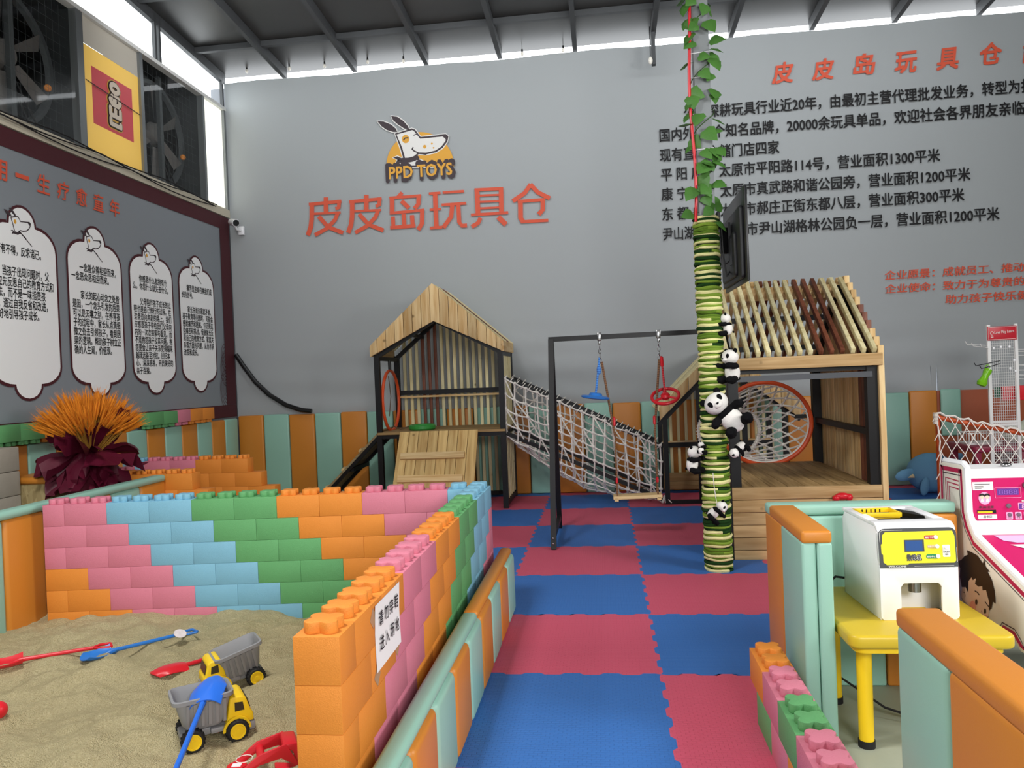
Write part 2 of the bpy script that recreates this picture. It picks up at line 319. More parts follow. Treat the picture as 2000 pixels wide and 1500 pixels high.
# printed cloth on the side wall: maroon border, four plaques
XT = XL+.0
MAR = mat('maroon_print', '#4a1a22', .6); PLQ = mat('plaque_silver', '#f4f6f6', .5)
lb = thing('side_banner', 'grey banner with maroon border and four white text plaques on the side wall', 'banner', (XL, 8, 1.2))
part('cloth', MB().grid(60, 30, lambda a, b: Vector((XL+.004*noise.noise((a*9, b*7, 3)), 2.5+a*7.56, 1.2+b*2.62))), mat('side_cloth', '#858c92', .6), lb)
SW = lambda d: (lambda y, z: Vector((XL+.007+d, y, z)))
def sdec(name, polys, m, d, strokes=()): return decal(name, polys, m, SW(d), lb, strokes)
sdec('border', [[(2.5, 3.80), (10.02, 3.80), (10.02, 3.98), (2.5, 3.98)], [(9.98, 1.362), (10.25, 1.362), (10.25, 3.978), (10.021, 3.978), (10.021, 3.799), (9.98, 3.799)], [(2.5, 1.19), (10.25, 1.19), (10.25, 1.36), (2.5, 1.36)]], MAR, .002)
sw = []
for cz, n in ((1.57, 6), (1.85, 5), (2.02, 4)):
    for k in range(n): sw.append(([(9.99-(.03+.03*k)*1.0*math.cos(math.radians(a)), cz+(.05+.045*k)*math.sin(math.radians(a))) for a in range(-90, 91, 15)], .008))
sdec('swirl_ornament', [], MAR, .003, sw)
def plaque_shape(c, g=0):
    h, zt, zb = .41+g, 2.93, 1.86; P = []
    P += [(c+h, zb)]+[(c+h, zt)]
    P += [(c+h-.25*(1-math.cos(a)), zt+(.20+g)*math.sin(a)) for a in [PI/2*i/6 for i in range(1, 7)]]
    P += [(c+(.155+g)*math.cos(a), 3.135+(.16+g)*math.sin(a)) for a in [PI*i/10 for i in range(0, 11)]]
    P += [(c-h+.25*(1-math.cos(a)), zt+(.20+g)*math.sin(a)) for a in [PI/2*i/6 for i in range(6, -1, -1)]]
    P += [(c-h, zb)]
    P += [(c-h+.25*(1-math.cos(a)), zb-(.16+g)*math.sin(a)) for a in [PI/2*i/6 for i in range(1, 7)]]
    P += [(c-(.155+g)*math.cos(a), 1.70-(.13+g)*math.sin(a)) for a in [PI*i/10 for i in range(0, 11)]]
    P += [(c+h-.25*(1-math.cos(a)), zb-(.16+g)*math.sin(a)) for a in [PI/2*i/6 for i in range(6, 0, -1)]]
    return P
TX = [['　行有不得，反求诸己。', '', '　　当孩子出现问题时，父', '母应先反思自己的教育方式和', '方法，而不是一味指责孩', '子。通过自我反省和改进，', '更好地引导孩子成长。'],
      ['　　一念善众善相迎而来，', '一念恶众恶相迎而来。', '', '　　家长的起心动念之处皆', '是因，一个念头引发的后果', '可以是天壤之别，在养育孩', '子的过程中，家长从点滴细', '微之处去引领孩子，看到因', '果的逻辑。帮助孩子树立正', '确的人生观，价值观。'],
      ['　　你感恩什么就拥有什', '么，你怨什么就失去什么。', '', '　　父母陪伴孩子成长的过', '程也是自己修行的过程。在', '这条双向奔赴的路上，我们', '应感恩孩子带给我们父母向', '内的一次次探索与看见。而', '不是抱怨孩子及其问题。抱', '怨更会让亲子关系变得越来', '越疏远甚至对抗。回归本', '心，深深感恩，开启美好的', '亲子连接。'],
      ['　　痛苦是生命召唤我们成', '长的信号。', '', '　　家长在面对家庭矛盾、', '孩子教育等问题时，可能会', '感到痛苦和困惑。但正是这', '些痛苦和挑战，促使家长反', '思自己的教育方式、家庭关', '系等方面的问题，从而寻求', '改变和成长。']]
ZZ = [(2.28, 2.94), (1.99, 2.91), (1.79, 2.915), (2.02, 2.92)]
DOGS = HEAD+[HEAD[0]]
for k in range(4):
    c = 6.345+k*.9905
    sdec('plaque_rim', [plaque_shape(c, .025)], MAR, .002); sdec('plaque', [plaque_shape(c)], PLQ, .003)
    D = lambda x, y: (c-.205+(x-655)*.00060, 3.245-(y-135)*.00066)
    sdec('dog_drawing', [[D(*p) for p in e] for e in EARS+KNOT]+[[D(*p) for p in [(1100, 233), (1150, 228), (1170, 245), (1150, 280)]]], LDK, .0045,
         [([D(*p) for p in HEAD[:16]], .010), ([D(*p) for p in [HEAD[0], HEAD[18], HEAD[17]]], .010), ([D(*p) for p in ((840, 420), (900, 425), (952, 392))], .026), ([D(*p) for p in ((952, 400), (1180, 560))], .010)])
    sdec('dog_eye', [[D(*p) for p in ring(860, 270, 26, 30)]], LYE, .0048)
    z0, z1 = ZZ[k]
    txt('\n'.join(TX[k]), 'lettering', lb, BLK, (XL+.012, c-.375, z0), (0, 1, 0), (0, 0, 1), .735, z1-z0, .02)
for i, ch in enumerate('用一生疗愈童年'):
    txt(ch, 'lettering', lb, REDTX, (XL+.012, 6.03+.263*i, 3.495 if i != 1 else 3.57), (0, 1, 0), (0, .06, 1), .16, .175 if i != 1 else .03, .02)

# foam floor mats with jigsaw edges
def matmat(key, col):
    m, nt, b = mk(key); b.inputs['Base Color'].default_value = lin(col); b.inputs['Roughness'].default_value = .55; b.inputs['Specular IOR Level'].default_value = .35
    tc = N(nt, 'ShaderNodeTexCoord'); br = N(nt, 'ShaderNodeTexBrick'); br.inputs['Scale'].default_value = 16; br.inputs['Mortar Size'].default_value = .03; br.inputs['Mortar Smooth'].default_value = .8
    br.inputs['Brick Width'].default_value = .6; br.inputs['Row Height'].default_value = .3
    nt.links.new(tc.outputs['Object'], br.inputs['Vector']); bp = N(nt, 'ShaderNodeBump'); bp.inputs['Strength'].default_value = .5; bp.inputs['Distance'].default_value = .006; bp.invert = True
    nt.links.new(br.outputs['Fac'], bp.inputs['Height']); nt.links.new(bp.outputs[0], b.inputs['Normal']); return m
MM = {'red': matmat('mat_red', '#c9536c'), 'blue': matmat('mat_blue', '#356cb4')}
def edge(p, q, fl, teeth):                          # jigsaw line from p to q; fl says which side the first tab lies
    p = Vector(p); q = Vector(q); out = [p]; L = (q-p).length
    if not teeth or L < .3: return out
    d = (q-p)/L; n = Vector((-d.y, d.x)); k = round(L/.1); s = L/k
    for i in range(k):
        g = .011*(1 if i % 2 else -1)*fl; a, b = i*s, (i+1)*s
        out += [p+d*(a+.012*(1 if i else .5))+n*g*(0 if i == 0 else 1), p+d*(a+.03)+n*g, p+d*(b-.03)+n*g, p+d*(b-.012)+n*g]
    return out[:-1]
XG = [.237+k for k in range(-3, 5)]; YG = [10.24]+[9.04-k for k in range(0, 8)]
def mat_tile(ci, ri, x0, x1, y0, y1, lab):
    col = 'red' if (ci+ri) % 2 == 0 else 'blue'; T = .0
    pts = edge((x0, y0), (x1, y0), 1, 1)+edge((x1, y0), (x1, y1), 1, 1)+[v for v in reversed(edge((x0, y1), (x1, y1), 1, 1)[1:]+[Vector((x1, y1))])]+[v for v in reversed(edge((x0, y0), (x0, y1), 1, 1)[1:]+[Vector((x0, y1))])]
    mb = MB().prism([(p.x, p.y) for p in pts], lambda a, b, d: Vector((a, b, d)), -.02, 0)
    solo('foam_mat', mb, MM[col], f'{col} foam mat, '+lab, 'floor mat', group='jigsaw foam mats on the floor')
ys = [10.24, 10.04]+[9.04-k for k in range(0, 8)]
for ri in range(len(ys)-1):
    y1, y0 = ys[ri], ys[ri+1]
    for ci in range(7):
        x0, x1 = XG[ci], XG[ci+1]
        if y0 < 5.0:
            if ci < 2: continue
            if ci == 2: x0 = -.80
            if ci == 3 and y0 < 4.0: x1 = .80
            if ci > 3: continue
        elif y0 < 6.0 and ci < 2: y0_ = 5.19; mat_tile(ci, ri, x0, x1, 5.19, y1, f'{ORD[ri]} row from padded wall, {ORD[ci]} column from bouquet side'); continue
        mat_tile(ci, ri, x0, x1, y0, y1, f'{ORD[ri]} row from padded wall, {ORD[ci]} column from bouquet side')

# sand in the pit
def sand(x, y): return .062+.03*max(0, 5-y)+.012+.07*noise.noise((x*1.7, y*2.2, 0))+.045*noise.noise((x*5, y*6.5, 3))+.016*noise.noise((x*14, y*17, 5))
sm, nt, b_ = mk('sand'); b_.inputs['Roughness'].default_value = .95; b_.inputs['Specular IOR Level'].default_value = .1
tc = N(nt, 'ShaderNodeTexCoord'); n1 = N(nt, 'ShaderNodeTexNoise'); n1.inputs['Scale'].default_value = 190; n1.inputs['Detail'].default_value = 3
n2 = N(nt, 'ShaderNodeTexNoise'); n2.inputs['Scale'].default_value = 22; n2.inputs['Detail'].default_value = 6
for n_ in (n1, n2): nt.links.new(tc.outputs['Object'], n_.inputs['Vector'])
rp = N(nt, 'ShaderNodeValToRGB'); rp.color_ramp.elements[0].position = .3; rp.color_ramp.elements[1].position = .7
rp.color_ramp.elements[0].color = lin('#c6b587'); rp.color_ramp.elements[1].color = lin('#ecdfb3'); nt.links.new(n1.outputs[0], rp.inputs[0]); nt.links.new(rp.outputs[0], b_.inputs['Base Color'])
ad = N(nt, 'ShaderNodeMath', operation='ADD'); nt.links.new(n1.outputs[0], ad.inputs[0]); nt.links.new(n2.outputs[0], ad.inputs[1])
bp = N(nt, 'ShaderNodeBump'); bp.inputs['Strength'].default_value = .9; bp.inputs['Distance'].default_value = .035; nt.links.new(ad.outputs[0], bp.inputs['Height']); nt.links.new(bp.outputs[0], b_.inputs['Normal'])
o = solo('sand', MB().grid(190, 230, lambda a, b: (lambda x, y: Vector((x, y, sand(x, y))))(-3.93+a*3.0, 1.2+b*3.83)), sm, 'pale tan rippled play sand filling the brick-walled pit', 'sand', kind='stuff', keepn=True, sharp=3)

# roof: dark translucent panels on steel rafters and purlins
pm, nt, b_ = mk('roof_panel'); b_.inputs['Base Color'].default_value = lin('#4b4c4e'); b_.inputs['Roughness'].default_value = .38
tc = N(nt, 'ShaderNodeTexCoord'); n1 = N(nt, 'ShaderNodeTexNoise'); n1.inputs['Scale'].default_value = 1.1; n1.inputs['Detail'].default_value = 6; nt.links.new(tc.outputs['Object'], n1.inputs[0])
rp = N(nt, 'ShaderNodeValToRGB'); rp.color_ramp.elements[0].color = lin('#222324'); rp.color_ramp.elements[1].color = lin('#4c4b49'); nt.links.new(n1.outputs[0], rp.inputs[0]); nt.links.new(rp.outputs[0], b_.inputs['Base Color'])
mb = MB(); mb.prism([(-8, CZ(-8)+.07), (10.46, CZ(10.46)+.07), (10.46, CZ(10.46)+.11), (-8, CZ(-8)+.11)], lambda a, b, d: Vector((d, a, b)), -5.3, 9.5)
struct('ceiling', mb, pm)
RS = mat('roof_steel', '#4a4c4e', .5, metal=.2, var=.1, vs=6)
for k in range(-1, 12):
    x = -4.285+1.018*k
    if k == -1: x = -5.2
    struct('ceiling_rafter', MB().beam((x, -8, CZ(-8)+.0), (x, 10.34, CZ(10.34)+.0), .06, .13), RS)
for y in (9.55, 8.3, 7.05, 5.8, 4.5, 3.2, 1.9, .6, -.7):
    struct('ceiling_purlin', MB().beam((-5.25, y, CZ(y)+.03), (9.5, y, CZ(y)+.03), .06, .07), RS)
# side wall above the banner: framed dark bays with fans, an advertising film, a milky pane, and a bright clerestory
ALU = mat('aluminium', '#85898b', .35, metal=.6); CREAM = mat('cream_frame', '#c9c2ae', .6)
struct('wall_left_upper', MB().bb((XL-.1, -8, 4.0), (XL-.03, 4.5, 5.55)), gw)
struct('trim_1', MB().bb((XL-.10, -8, 3.99), (XL+.02, 10.28, 4.10)), CREAM)
struct('trim_2', MB().bb((XL-.06, -8, 5.50), (XL+.03, 10.28, 5.545)), mat('white_frame', '#dfe0dd', .5))
for k_, (y, w_) in enumerate(((4.5, .06), (5.86, .1), (7.24, .1), (8.29, .06), (9.67, .05), (10.25, .05))): struct(f'trim_{k_+3}', MB().bb((XL-.06, y-w_/2, 4.10), (XL+.02, y+w_/2, 5.52)), ALU)
for k_, y in enumerate((3.2, 5.2, 6.9, 7.06, 8.63, 8.72, 10.25)): struct(f'trim_{k_+9}', MB().bb((XL-.03, y-.02, 5.54), (XL+.01, y+.02, CZ(y)+.05)), RS)
def glassy(key, col, t, rough=.1):
    m, nt, b = mk(key); b.inputs['Base Color'].default_value = lin(col); b.inputs['Roughness'].default_value = rough
    tr = N(nt, 'ShaderNodeBsdfTranslucent'); tr.inputs[0].default_value = lin(col); mx = N(nt, 'ShaderNodeMixShader'); mx.inputs[0].default_value = t
    nt.links.new(b.outputs[0], mx.inputs[1]); nt.links.new(tr.outputs[0], mx.inputs[2]); nt.links.new(mx.outputs[0], nt.nodes['Material Output'].inputs[0]); return m
gl, nt, b_ = mk('clear_pane'); tr = N(nt, 'ShaderNodeBsdfTransparent'); tr.inputs[0].default_value = (.97, .98, .97, 1); g2 = N(nt, 'ShaderNodeBsdfGlossy'); g2.inputs['Roughness'].default_value = .04; mx = N(nt, 'ShaderNodeMixShader'); mx.inputs[0].default_value = .06
nt.links.new(tr.outputs[0], mx.inputs[1]); nt.links.new(g2.outputs[0], mx.inputs[2]); nt.links.new(mx.outputs[0], nt.nodes['Material Output'].inputs[0])
struct('window_1', MB().flat([(XL-.02, -8, 5.54), (XL-.02, 10.25, 5.54), (XL-.02, 10.25, CZ(10.25)+.05), (XL-.02, -8, CZ(-8)+.05)]), gl)
struct('window_2', MB().bb((XL-.03, 9.69, 4.1), (XL-.015, 10.23, 5.52)), glassy('milky_pane', '#f0eee6', .8))
struct('window_3', MB().bb((XL-.03, 7.29, 4.1), (XL-.015, 8.27, 5.52)), gl)
dkb = mat('dark_bay', '#222628', .7)
for n_, y0, y1 in ((4, 4.53, 5.81), (5, 5.9, 7.19), (6, 8.32, 9.64)):
    mb = MB().bb((XL-.95, y0-.02, 4.1), (XL-.90, y1+.02, 5.52)); mb.bb((XL-.92, y0-.03, 4.1), (XL-.06, y0-.0, 5.52)); mb.bb((XL-.92, y1, 4.1), (XL-.06, y1+.03, 5.52)); mb.bb((XL-.92, y0, 5.50), (XL-.06, y1, 5.52)); mb.bb((XL-.92, y0, 4.08), (XL-.06, y1, 4.1))
    struct('wall_bay', mb, dkb)
    struct(f'window_{n_}', MB().flat([(XL-.0, y0, 4.1), (XL-.0, y1, 4.1), (XL-.0, y1, 5.52), (XL-.0, y0, 5.52)]), gl)
FAN = mat('fan_grey', '#4b4f51', .45, metal=.2); FBL = mat('fan_blade', '#6a6764', .45, metal=.2)
def fan(y0, y1, lab):
    yc, zc, r = (y0+y1)/2, 4.80, .60
    t = thing('exhaust_fan', lab, 'fan', (XL-.3, yc, 4.1), 'exhaust fans above the side banner')
    prof = [(r+.03*math.cos(a), .10*math.sin(a)) for a in [2*PI*i/10 for i in range(11)]]
    part('shroud', MB().lathe([(r+.05, .0), (r+.05, .05), (r, .05), (r-.03, -.08), (r-.0, -.08), (r+.05, 0)], (XL-.30, yc, zc), Ry(PI/2), 40), FAN, t)
    part('hub', MB().lathe([(.0, .1), (.12, .1), (.16, 0), (.16, -.1), (0, -.1)], (XL-.32, yc, zc), Ry(PI/2), 24), FBL, t)
    for k in range(6):
        a = k*PI/3+.25; c, s_ = math.cos(a), math.sin(a)
        def f(u, v, a=a):
            rr = .15+u*(r-.2); ww = (.09+.16*u)*(v-.5)*2; yy = rr*math.cos(a)-ww*math.sin(a); zz = rr*math.sin(a)+ww*math.cos(a)
            return Vector((XL-.33+.10*(v-.5)*1.6, yc+yy, zc+zz))
        part('blade', MB().grid(6, 4, f), FBL, t)
    part('upright', MB().bb((XL-.22, yc-.03, 4.1), (XL-.17, yc+.03, 5.5)), FAN, t)
    mb = MB()
    for k in range(1, 14):
        d = (y1-y0)/14*k; mb.tube([(XL-.10, y0+d, 4.1), (XL-.10, y0+d, 5.5)], .0014, 4); mb.tube([(XL-.10, y0, 4.1+.1*k), (XL-.10, y1, 4.1+.1*k)], .0014, 4)
    part('wire_mesh', mb, FAN, t)
    part('motor', MB().box((XL-.5, yc+.25, 4.3), (.2, .22, .22)), FAN, t, bevel=.03)
    part('drive_belt', MB().tube([(XL-.24, yc+.02, zc-.1), (XL-.24, yc+.40, 4.2), (XL-.24, yc+.30, 4.16), (XL-.24, yc-.06, zc-.05)], .008, 5, True), TYRE, t)
    part('pilot_lamp', MB().ell((XL-.15, yc+.42, 4.62), .035), BRK['orange'], t)
fan(5.9, 7.19, 'big dark exhaust fan behind glass on the bouquet side of the yellow sign')
fan(8.32, 9.64, 'big dark exhaust fan behind the glass bay between yellow sign and milky corner pane')
sg = thing('sign_film', 'yellow backlit advertising film with red square and turned lettering between two fan bays', 'sign', (XL, 7.78, 4.1))
FY = glassy('film_yellow', '#efc25e', .16, .4); FR = glassy('film_red', '#dc5a66', .15, .4); FW = glassy('film_white', '#f0e2cf', .16, .4); FB = mat('film_black', '#3a2c26', .5)
SQ = lambda d: (lambda y, z: Vector((XL-.012+d, y, z)))
decal('film', [[(7.3, 4.11), (8.26, 4.11), (8.26, 5.21), (7.3, 5.21)]], FY, SQ(0), sg); decal('haze_film', [[(7.3, 5.212), (8.26, 5.212), (8.26, 5.50), (7.3, 5.50)]], glassy('film_grey', '#b4ada1', .09, .3), SQ(0), sg)
decal('red_field', [[(7.44, 4.42), (8.13, 4.42), (8.13, 5.02), (7.44, 5.02)]], FR, SQ(.001), sg)
decal('seam', [], FB, SQ(.0185), sg, [([(7.32, 4.83), (8.25, 4.77)], .012)])
for g, m_, d in ((.10, FY, .002), (.078, FB, .0075), (.05, FW, .013)):
    mb = MB(); f = SQ(d); zz = (4.515, 4.635, 4.765, 4.905); hw = .085
    q_ = [0]
    def rib(P):
        for a_, b_3 in zip(P[:-1], P[1:]): q_[0] += 1; ribbon(mb, [a_, b_3], g, SQ(d+.00008*q_[0]))
        for p_ in P: q_[0] += 1; mb.flat([SQ(d+.00008*q_[0])(p_[0]+g/2*math.cos(t_), p_[1]+g/2*math.sin(t_)) for t_ in [2*PI*i/14 for i in range(14)]])
    c = 7.80
    rib([(c-hw, zz[0]+.045), (c-hw, zz[0]-.01), (c+hw, zz[0]-.01), (c+hw, zz[0]+.02)])                       # mirrored letters seen from behind, turned upright
    rib([(c-hw, zz[1]+.045), (c-hw, zz[1]-.03), (c+hw, zz[1]-.03), (c+hw, zz[1]+.045)]); rib([(c, zz[1]-.03), (c, zz[1]+.035)])
    rib([(c-.02, zz[2]+.0), (c+.0, zz[2]+.0)]); rib([(c-hw*.6, zz[2]+.045), (c-hw, zz[2]), (c-hw*.6, zz[2]-.04), (c+hw*.6, zz[2]-.04), (c+hw, zz[2]), (c+hw*.7, zz[2]+.045), (c, zz[2]+.045), (c, zz[2]+.01)])
    rib([(c+hw*.8*math.cos(a), zz[3]+.045*math.sin(a)) for a in [2*PI*i/10 for i in range(11)]])
    part('lettering', mb, m_, sg, keepn=True)
# ---------------------------------------------------------------- padding
PADM = {}
def pad(a, b, col, label, group, bev=.022, name='wall_pad', cat='pad'):
    d = tuple(round(abs(q-p), 4) for p, q in zip(a, b)); key = (d, col, bev)
    c = Vector([(p+q)/2 for p, q in zip(a, b)]); loc = Vector((c.x, c.y, min(a[2], b[2])))
    if key not in PADM: PADM[key] = MB().box((0, 0, d[2]/2), d).mesh('pad', bevel=bev, seg=3)
    m = TEAL if col == 'teal' else ORNG
    return setp(link(name, PADM[key], m, None, loc), label, cat, group)
g = 'upright pads along the long back wall'
P0 = -5.155
for i in range(24):
    x = P0+.375*i; c = 'orange' if i % 2 == 0 else 'teal'
    pad((x+.004, YB-.07, 0), (x+.371, YB-.005, 1.19+.006*math.sin(i*2.1)), c, f'{c} padded panel, {ORD[i]} of the back wall counted from the bouquet corner', g)
pad((3.849, YB-.07, 0), (4.18, YB-.005, 1.2), 'orange', 'orange padded panel on the back wall, last before the bare rust board', g)
solo('rust_board', MB().bb((4.19, YB-.03, 0), (6.6, YB-.005, 1.19)), mat('rust_board', '#a4502c', .55, bump=.05, bs=80), 'rust-orange smooth board on the back wall behind the white wire display rack', 'board', bevel=.004)
pad((4.22, YB-.08, .62), (4.46, YB-.032, 1.21), 'teal', 'short teal pad hung on rust board beside last orange panel', g)
g = 'upright pads along the side wall'
for i in range(13):
    y = 10.16-.357*(i+1); c = 'teal' if i % 2 == 0 else 'orange'
    pad((XL+.002, y+.004, 0), (XL+.065, y+.353, 1.165), c, f'{c} padded panel, {ORD[i]} of the side wall counted from the corner', g)
# low padded border along the aisle
g = 'low pads along the aisle border'
for i in range(12):
    y = 5.16-.345*(i+1); c = 'teal' if i % 2 == 0 else 'orange'
    pad((-.735, y+.003, 0), (-.655, y+.342, .392), c, f'{c} low pad of the aisle border, {ORD[i]} counted from the swing end', g, .03)
pad((-.748, 3.74, .385), (-.670, 5.15, .43), 'orange', 'long orange padded rail capping the aisle border near its swing end', 'rails', .024, 'padded_rail', 'padded rail')
pad((-.748, 1.2, .385), (-.670, 3.735, .43), 'teal', 'long teal padded rail capping the aisle border beside the paper notice', 'rails', .024, 'padded_rail', 'padded rail')
# padded side of the sand pit
g = 'pads along the outer side of the sandpit'
for i in range(9):
    y = 6.36-.37*(i+1); c = 'orange' if i % 2 == 0 else 'teal'
    pad((-3.98, y+.003, 0), (-3.90, y+.367, .795), c, f'{c} pad of the low outer sandpit wall, {ORD[i]} counted from its bouquet end', g, .03)
pad((-4.0, 3.0, .79), (-3.885, 6.34, .85), 'teal', 'long teal padded rail along the top of the outer sandpit wall', 'rails', .026, 'padded_rail', 'padded rail')
# padded corner around the yellow table
g = 'pads of the padded corner around the table'
pad((.80, 3.722, -.02), (.86, 4.065, .84), 'orange', 'orange pad on the aisle face of the padded corner, beside the wooden hut', g, .012)
pad((.80, 3.335, -.02), (.86, 3.716, .84), 'teal', 'teal pad on the aisle face of the padded corner, beside the small brick row', g, .012)
pad((.862, 3.33, -.02), (.925, 3.95, .84), 'teal', 'teal pad facing the yellow table on the short wing of the padded corner', g, .012)
pad((.80, 3.33, .835), (.925, 3.97, .89), 'orange', 'orange padded cap on the short wing beside the white machine', g, .014, 'padded_rail', 'padded rail')
pad((.80, 3.965, .835), (1.69, 4.08, .888), 'teal', 'teal padded cap along the back of the padded corner behind the white machine', g, .014, 'padded_rail', 'padded rail')
pad((.862, 3.955, -.02), (1.335, 4.065, .83), 'teal', 'teal pad at the back of the padded corner behind the white machine', g, .012)
pad((1.34, 3.955, -.02), (1.69, 4.065, .83), 'orange', 'orange pad at the back of the padded corner beside the pink game cabinet', g, .012)
pad((.80, 1.965, -.02), (.92, 2.29, .84), 'teal', 'teal end pad of the padded wall in front of the yellow table', g, .02)
pad((.80, 1.56, -.02), (.92, 1.96, .84), 'orange', 'orange pad in the padded wall before the yellow table, beside its teal end pad', g, .02)
pad((.80, .9, -.02), (.92, 1.555, .84), 'teal', 'teal pad of the padded wall nearest the entrance', g, .02)
pad((.80, .9, .832), (.922, 2.292, .887), 'orange', 'orange padded cap along the wall in front of the yellow table', g, .014, 'padded_rail', 'padded rail')

# ---------------------------------------------------------------- foam building bricks
PT, BH = .1440, .145
BM = {}
def stud_mesh():
    n = 40; pr = []
    for i in range(n):
        a = 2*PI*i/n; q = .051*(1+.21*math.cos(4*(a-PI/4))-.05*math.cos(8*(a-PI/4))); pr.append((q*math.cos(a)*1.05, q*math.sin(a)*1.05))
    return MB().prism(pr, lambda a, b, d: Vector((a, b, d)), 0, .036).mesh('stud', bevel=.004, seg=2, ang=1.0)
STUD = stud_mesh()
STUDM = {}
for k, m in BRK.items(): STUDM[k] = STUD.copy(); STUDM[k].materials.append(m)
def brick(o, ax, n, col, label, group, studs=True, flip=False, rot=0, piv=None):
    """n studs long along ax ('X' or 'Y'), least corner at o"""
    key = (n, ax, col)
    dx, dy = (n*PT, PT) if ax == 'X' else (PT, n*PT)
    if key not in BM:
        BM[key] = MB().box((0, 0, BH/2), (dx-.001, dy-.001, BH-.001)).mesh('brick', bevel=.002, seg=2); BM[key].materials.append(BRK[col])
    lc = Vector((o[0]+dx/2, o[1]+dy/2, o[2]))
    if piv: lc = Vector((piv[0], piv[1], 0))+Rz(rot)@(lc-Vector((piv[0], piv[1], 0)))
    r = link('foam_brick', BM[key], BRK[col], None, lc); r.rotation_euler = (0, 0, rot); setp(r, label, 'toy brick', group)
    if studs:
        for i in range(n):
            s = bpy.data.objects.new('stud', STUDM[col]); COL.objects.link(s); s.parent = r
            q = (i-(n-1)/2)*PT; s.location = (q if ax == 'X' else 0, q if ax == 'Y' else 0, -.0005 if flip else BH-.001)
            if flip: s.rotation_euler = (PI, 0, 0)
    return r
def course(o, ax, count, colour, z, c, place, group, studs, first=0, rot=0, piv=None):
    """one course of bricks: colour(j) of stud j; pairs never cross a colour edge"""
    j = 0; n = 0
    while j < count:
        L = 2 if j+1 < count and colour(j) == colour(j+1) and (j+c+first) % 2 == 1 else 1
        q = (o[0]+j*PT, o[1]) if ax == 'X' else (o[0], o[1]+j*PT); n += 1
        st_ = studs(j) if callable(studs) else studs
        brick((q[0], q[1], z), ax, L, colour(j), place(colour(j), n), group, st_, False, rot, piv)
        j += L
CN = ['top course', 'second course down', 'third course down', 'fourth course down', 'fifth course down', 'lowest course']
ZT = .85
def seq(k, tab):
    for lim, c in tab:
        if k < lim: return c
    return tab[-1][1]
yr0 = 5.17-21*PT
for c in range(6):
    z = ZT-BH*(c+1)
    course((-.9425, yr0), 'Y', 21, lambda j, c=c: seq(j+c, ((5, 'orange'), (9, 'pink'), (13, 'orange'), (17, 'green'), (21, 'blue'), (99, 'pink'))), z, c,
           lambda col, n, c=c: f'{col} foam brick, {CN[c]}, {ORD[n-1]} from paper notice end, aisle-side sandpit wall', 'foam bricks of the aisle-side sandpit wall', c == 0)
    course((-.9425-20*PT, 5.17-PT), 'X', 20, lambda j, c=c: 'pink' if (c, j) == (2, 0) else seq(j-c, ((-5, 'green'), (-1, 'orange'), (3, 'pink'), (7, 'blue'), (11, 'green'), (15, 'orange'), (19, 'pink'), (99, 'blue'))), z, c,
           lambda col, n, c=c: f'{col} foam brick, {CN[c]}, {ORD[n-1]} from bouquet end, hut-side sandpit wall', 'foam bricks of the sandpit back wall', c == 0, 0, .108, (-.9425, 5.17))
# low brick row by the padded corner
for c in range(2):
    n = 18-c; y1 = 3.63-PT*c
    j = 0; k = 0
    tab = ['orange', 'pink', 'green', 'pink', 'orange', 'green', 'pink', 'blue', 'orange'] if c == 0 else ['green', 'pink', 'orange', 'green', 'pink', 'blue', 'orange', 'pink', 'green']
    while j+2 <= n:
        brick((.62, y1-(j+2)*PT, .29-BH*(c+1)), 'Y', 2, tab[k], f'{tab[k]} foam brick, {"upper" if c == 0 else "lower"} course of small row by padded corner, {ORD[k]} from hut end', 'foam bricks of the small row by the padded corner', c == 0)
        j += 2; k += 1
# second brick enclosure towards the corner
for rowi, (yy, xr, tabs) in enumerate(((6.35, -3.65, ('orange', 'pink')), (7.55, -3.72, ('orange', 'pink')))):
    nm = 'nearer' if rowi == 0 else 'farther'
    for c in range(6):
        n = 4+(2 if rowi == 0 else 6)
        x1 = xr+c*PT
        def colr(j, c=c, n=n, rowi=rowi):
            k = n-1-j-(0 if rowi == 0 else 0)
            return 'orange' if k < 4+c*(1 if rowi else 2) else 'pink' if k < 8+c else 'blue'
        nn = n+c
        course((x1-nn*PT, yy), 'X', nn, lambda j, nn=nn, c=c, rowi=rowi: (lambda k: 'orange' if k < (4+c if rowi else 6+c) else 'pink' if k < 8+c else 'blue')(nn-1-j), ZT-BH*(c+1), nn+1,
               lambda col, q, c=c, nm=nm: f'{col} foam brick, {CN[c]}, {ORD[q-1]} from side wall, {nm} stepped wall behind bouquet', f'foam bricks of the {nm} stepped wall', (lambda j, nn=nn, c=c: c == 0 or j == nn-1))
# pink bricks by the far side wall behind the bouquet
for i, (x, y, z, col) in enumerate(((-5.06, 6.72, .70, 'pink'), (-4.77, 6.72, .70, 'pink'))):
    for zz in [z-.144*k for k in range(6)]:
        brick((x, y, zz), 'X', 2, col, f'pink foam brick behind the bouquet, {ORD[max(0, round((zz+.02)/.145))]} course up, {ORD[i]} stack from the pier', 'pink foam bricks behind the bouquet', zz == z)
# bricks upside down on top of the side-wall padding
for i, (y, col) in enumerate(((5.47, 'green'), (5.755, 'green'), (6.04, 'green'), (6.325, 'orange'), (7.92, 'green'), (8.205, 'green'), (8.49, 'pink'), (8.775, 'orange'), (9.06, 'orange'))):
    brick((XL+.012, y, 1.206), 'Y', 2, col, f'{col} foam brick lying upside down on the side-wall padding, {ORD[i]} counted towards the corner', 'upside-down foam bricks on the side-wall padding', True, True)
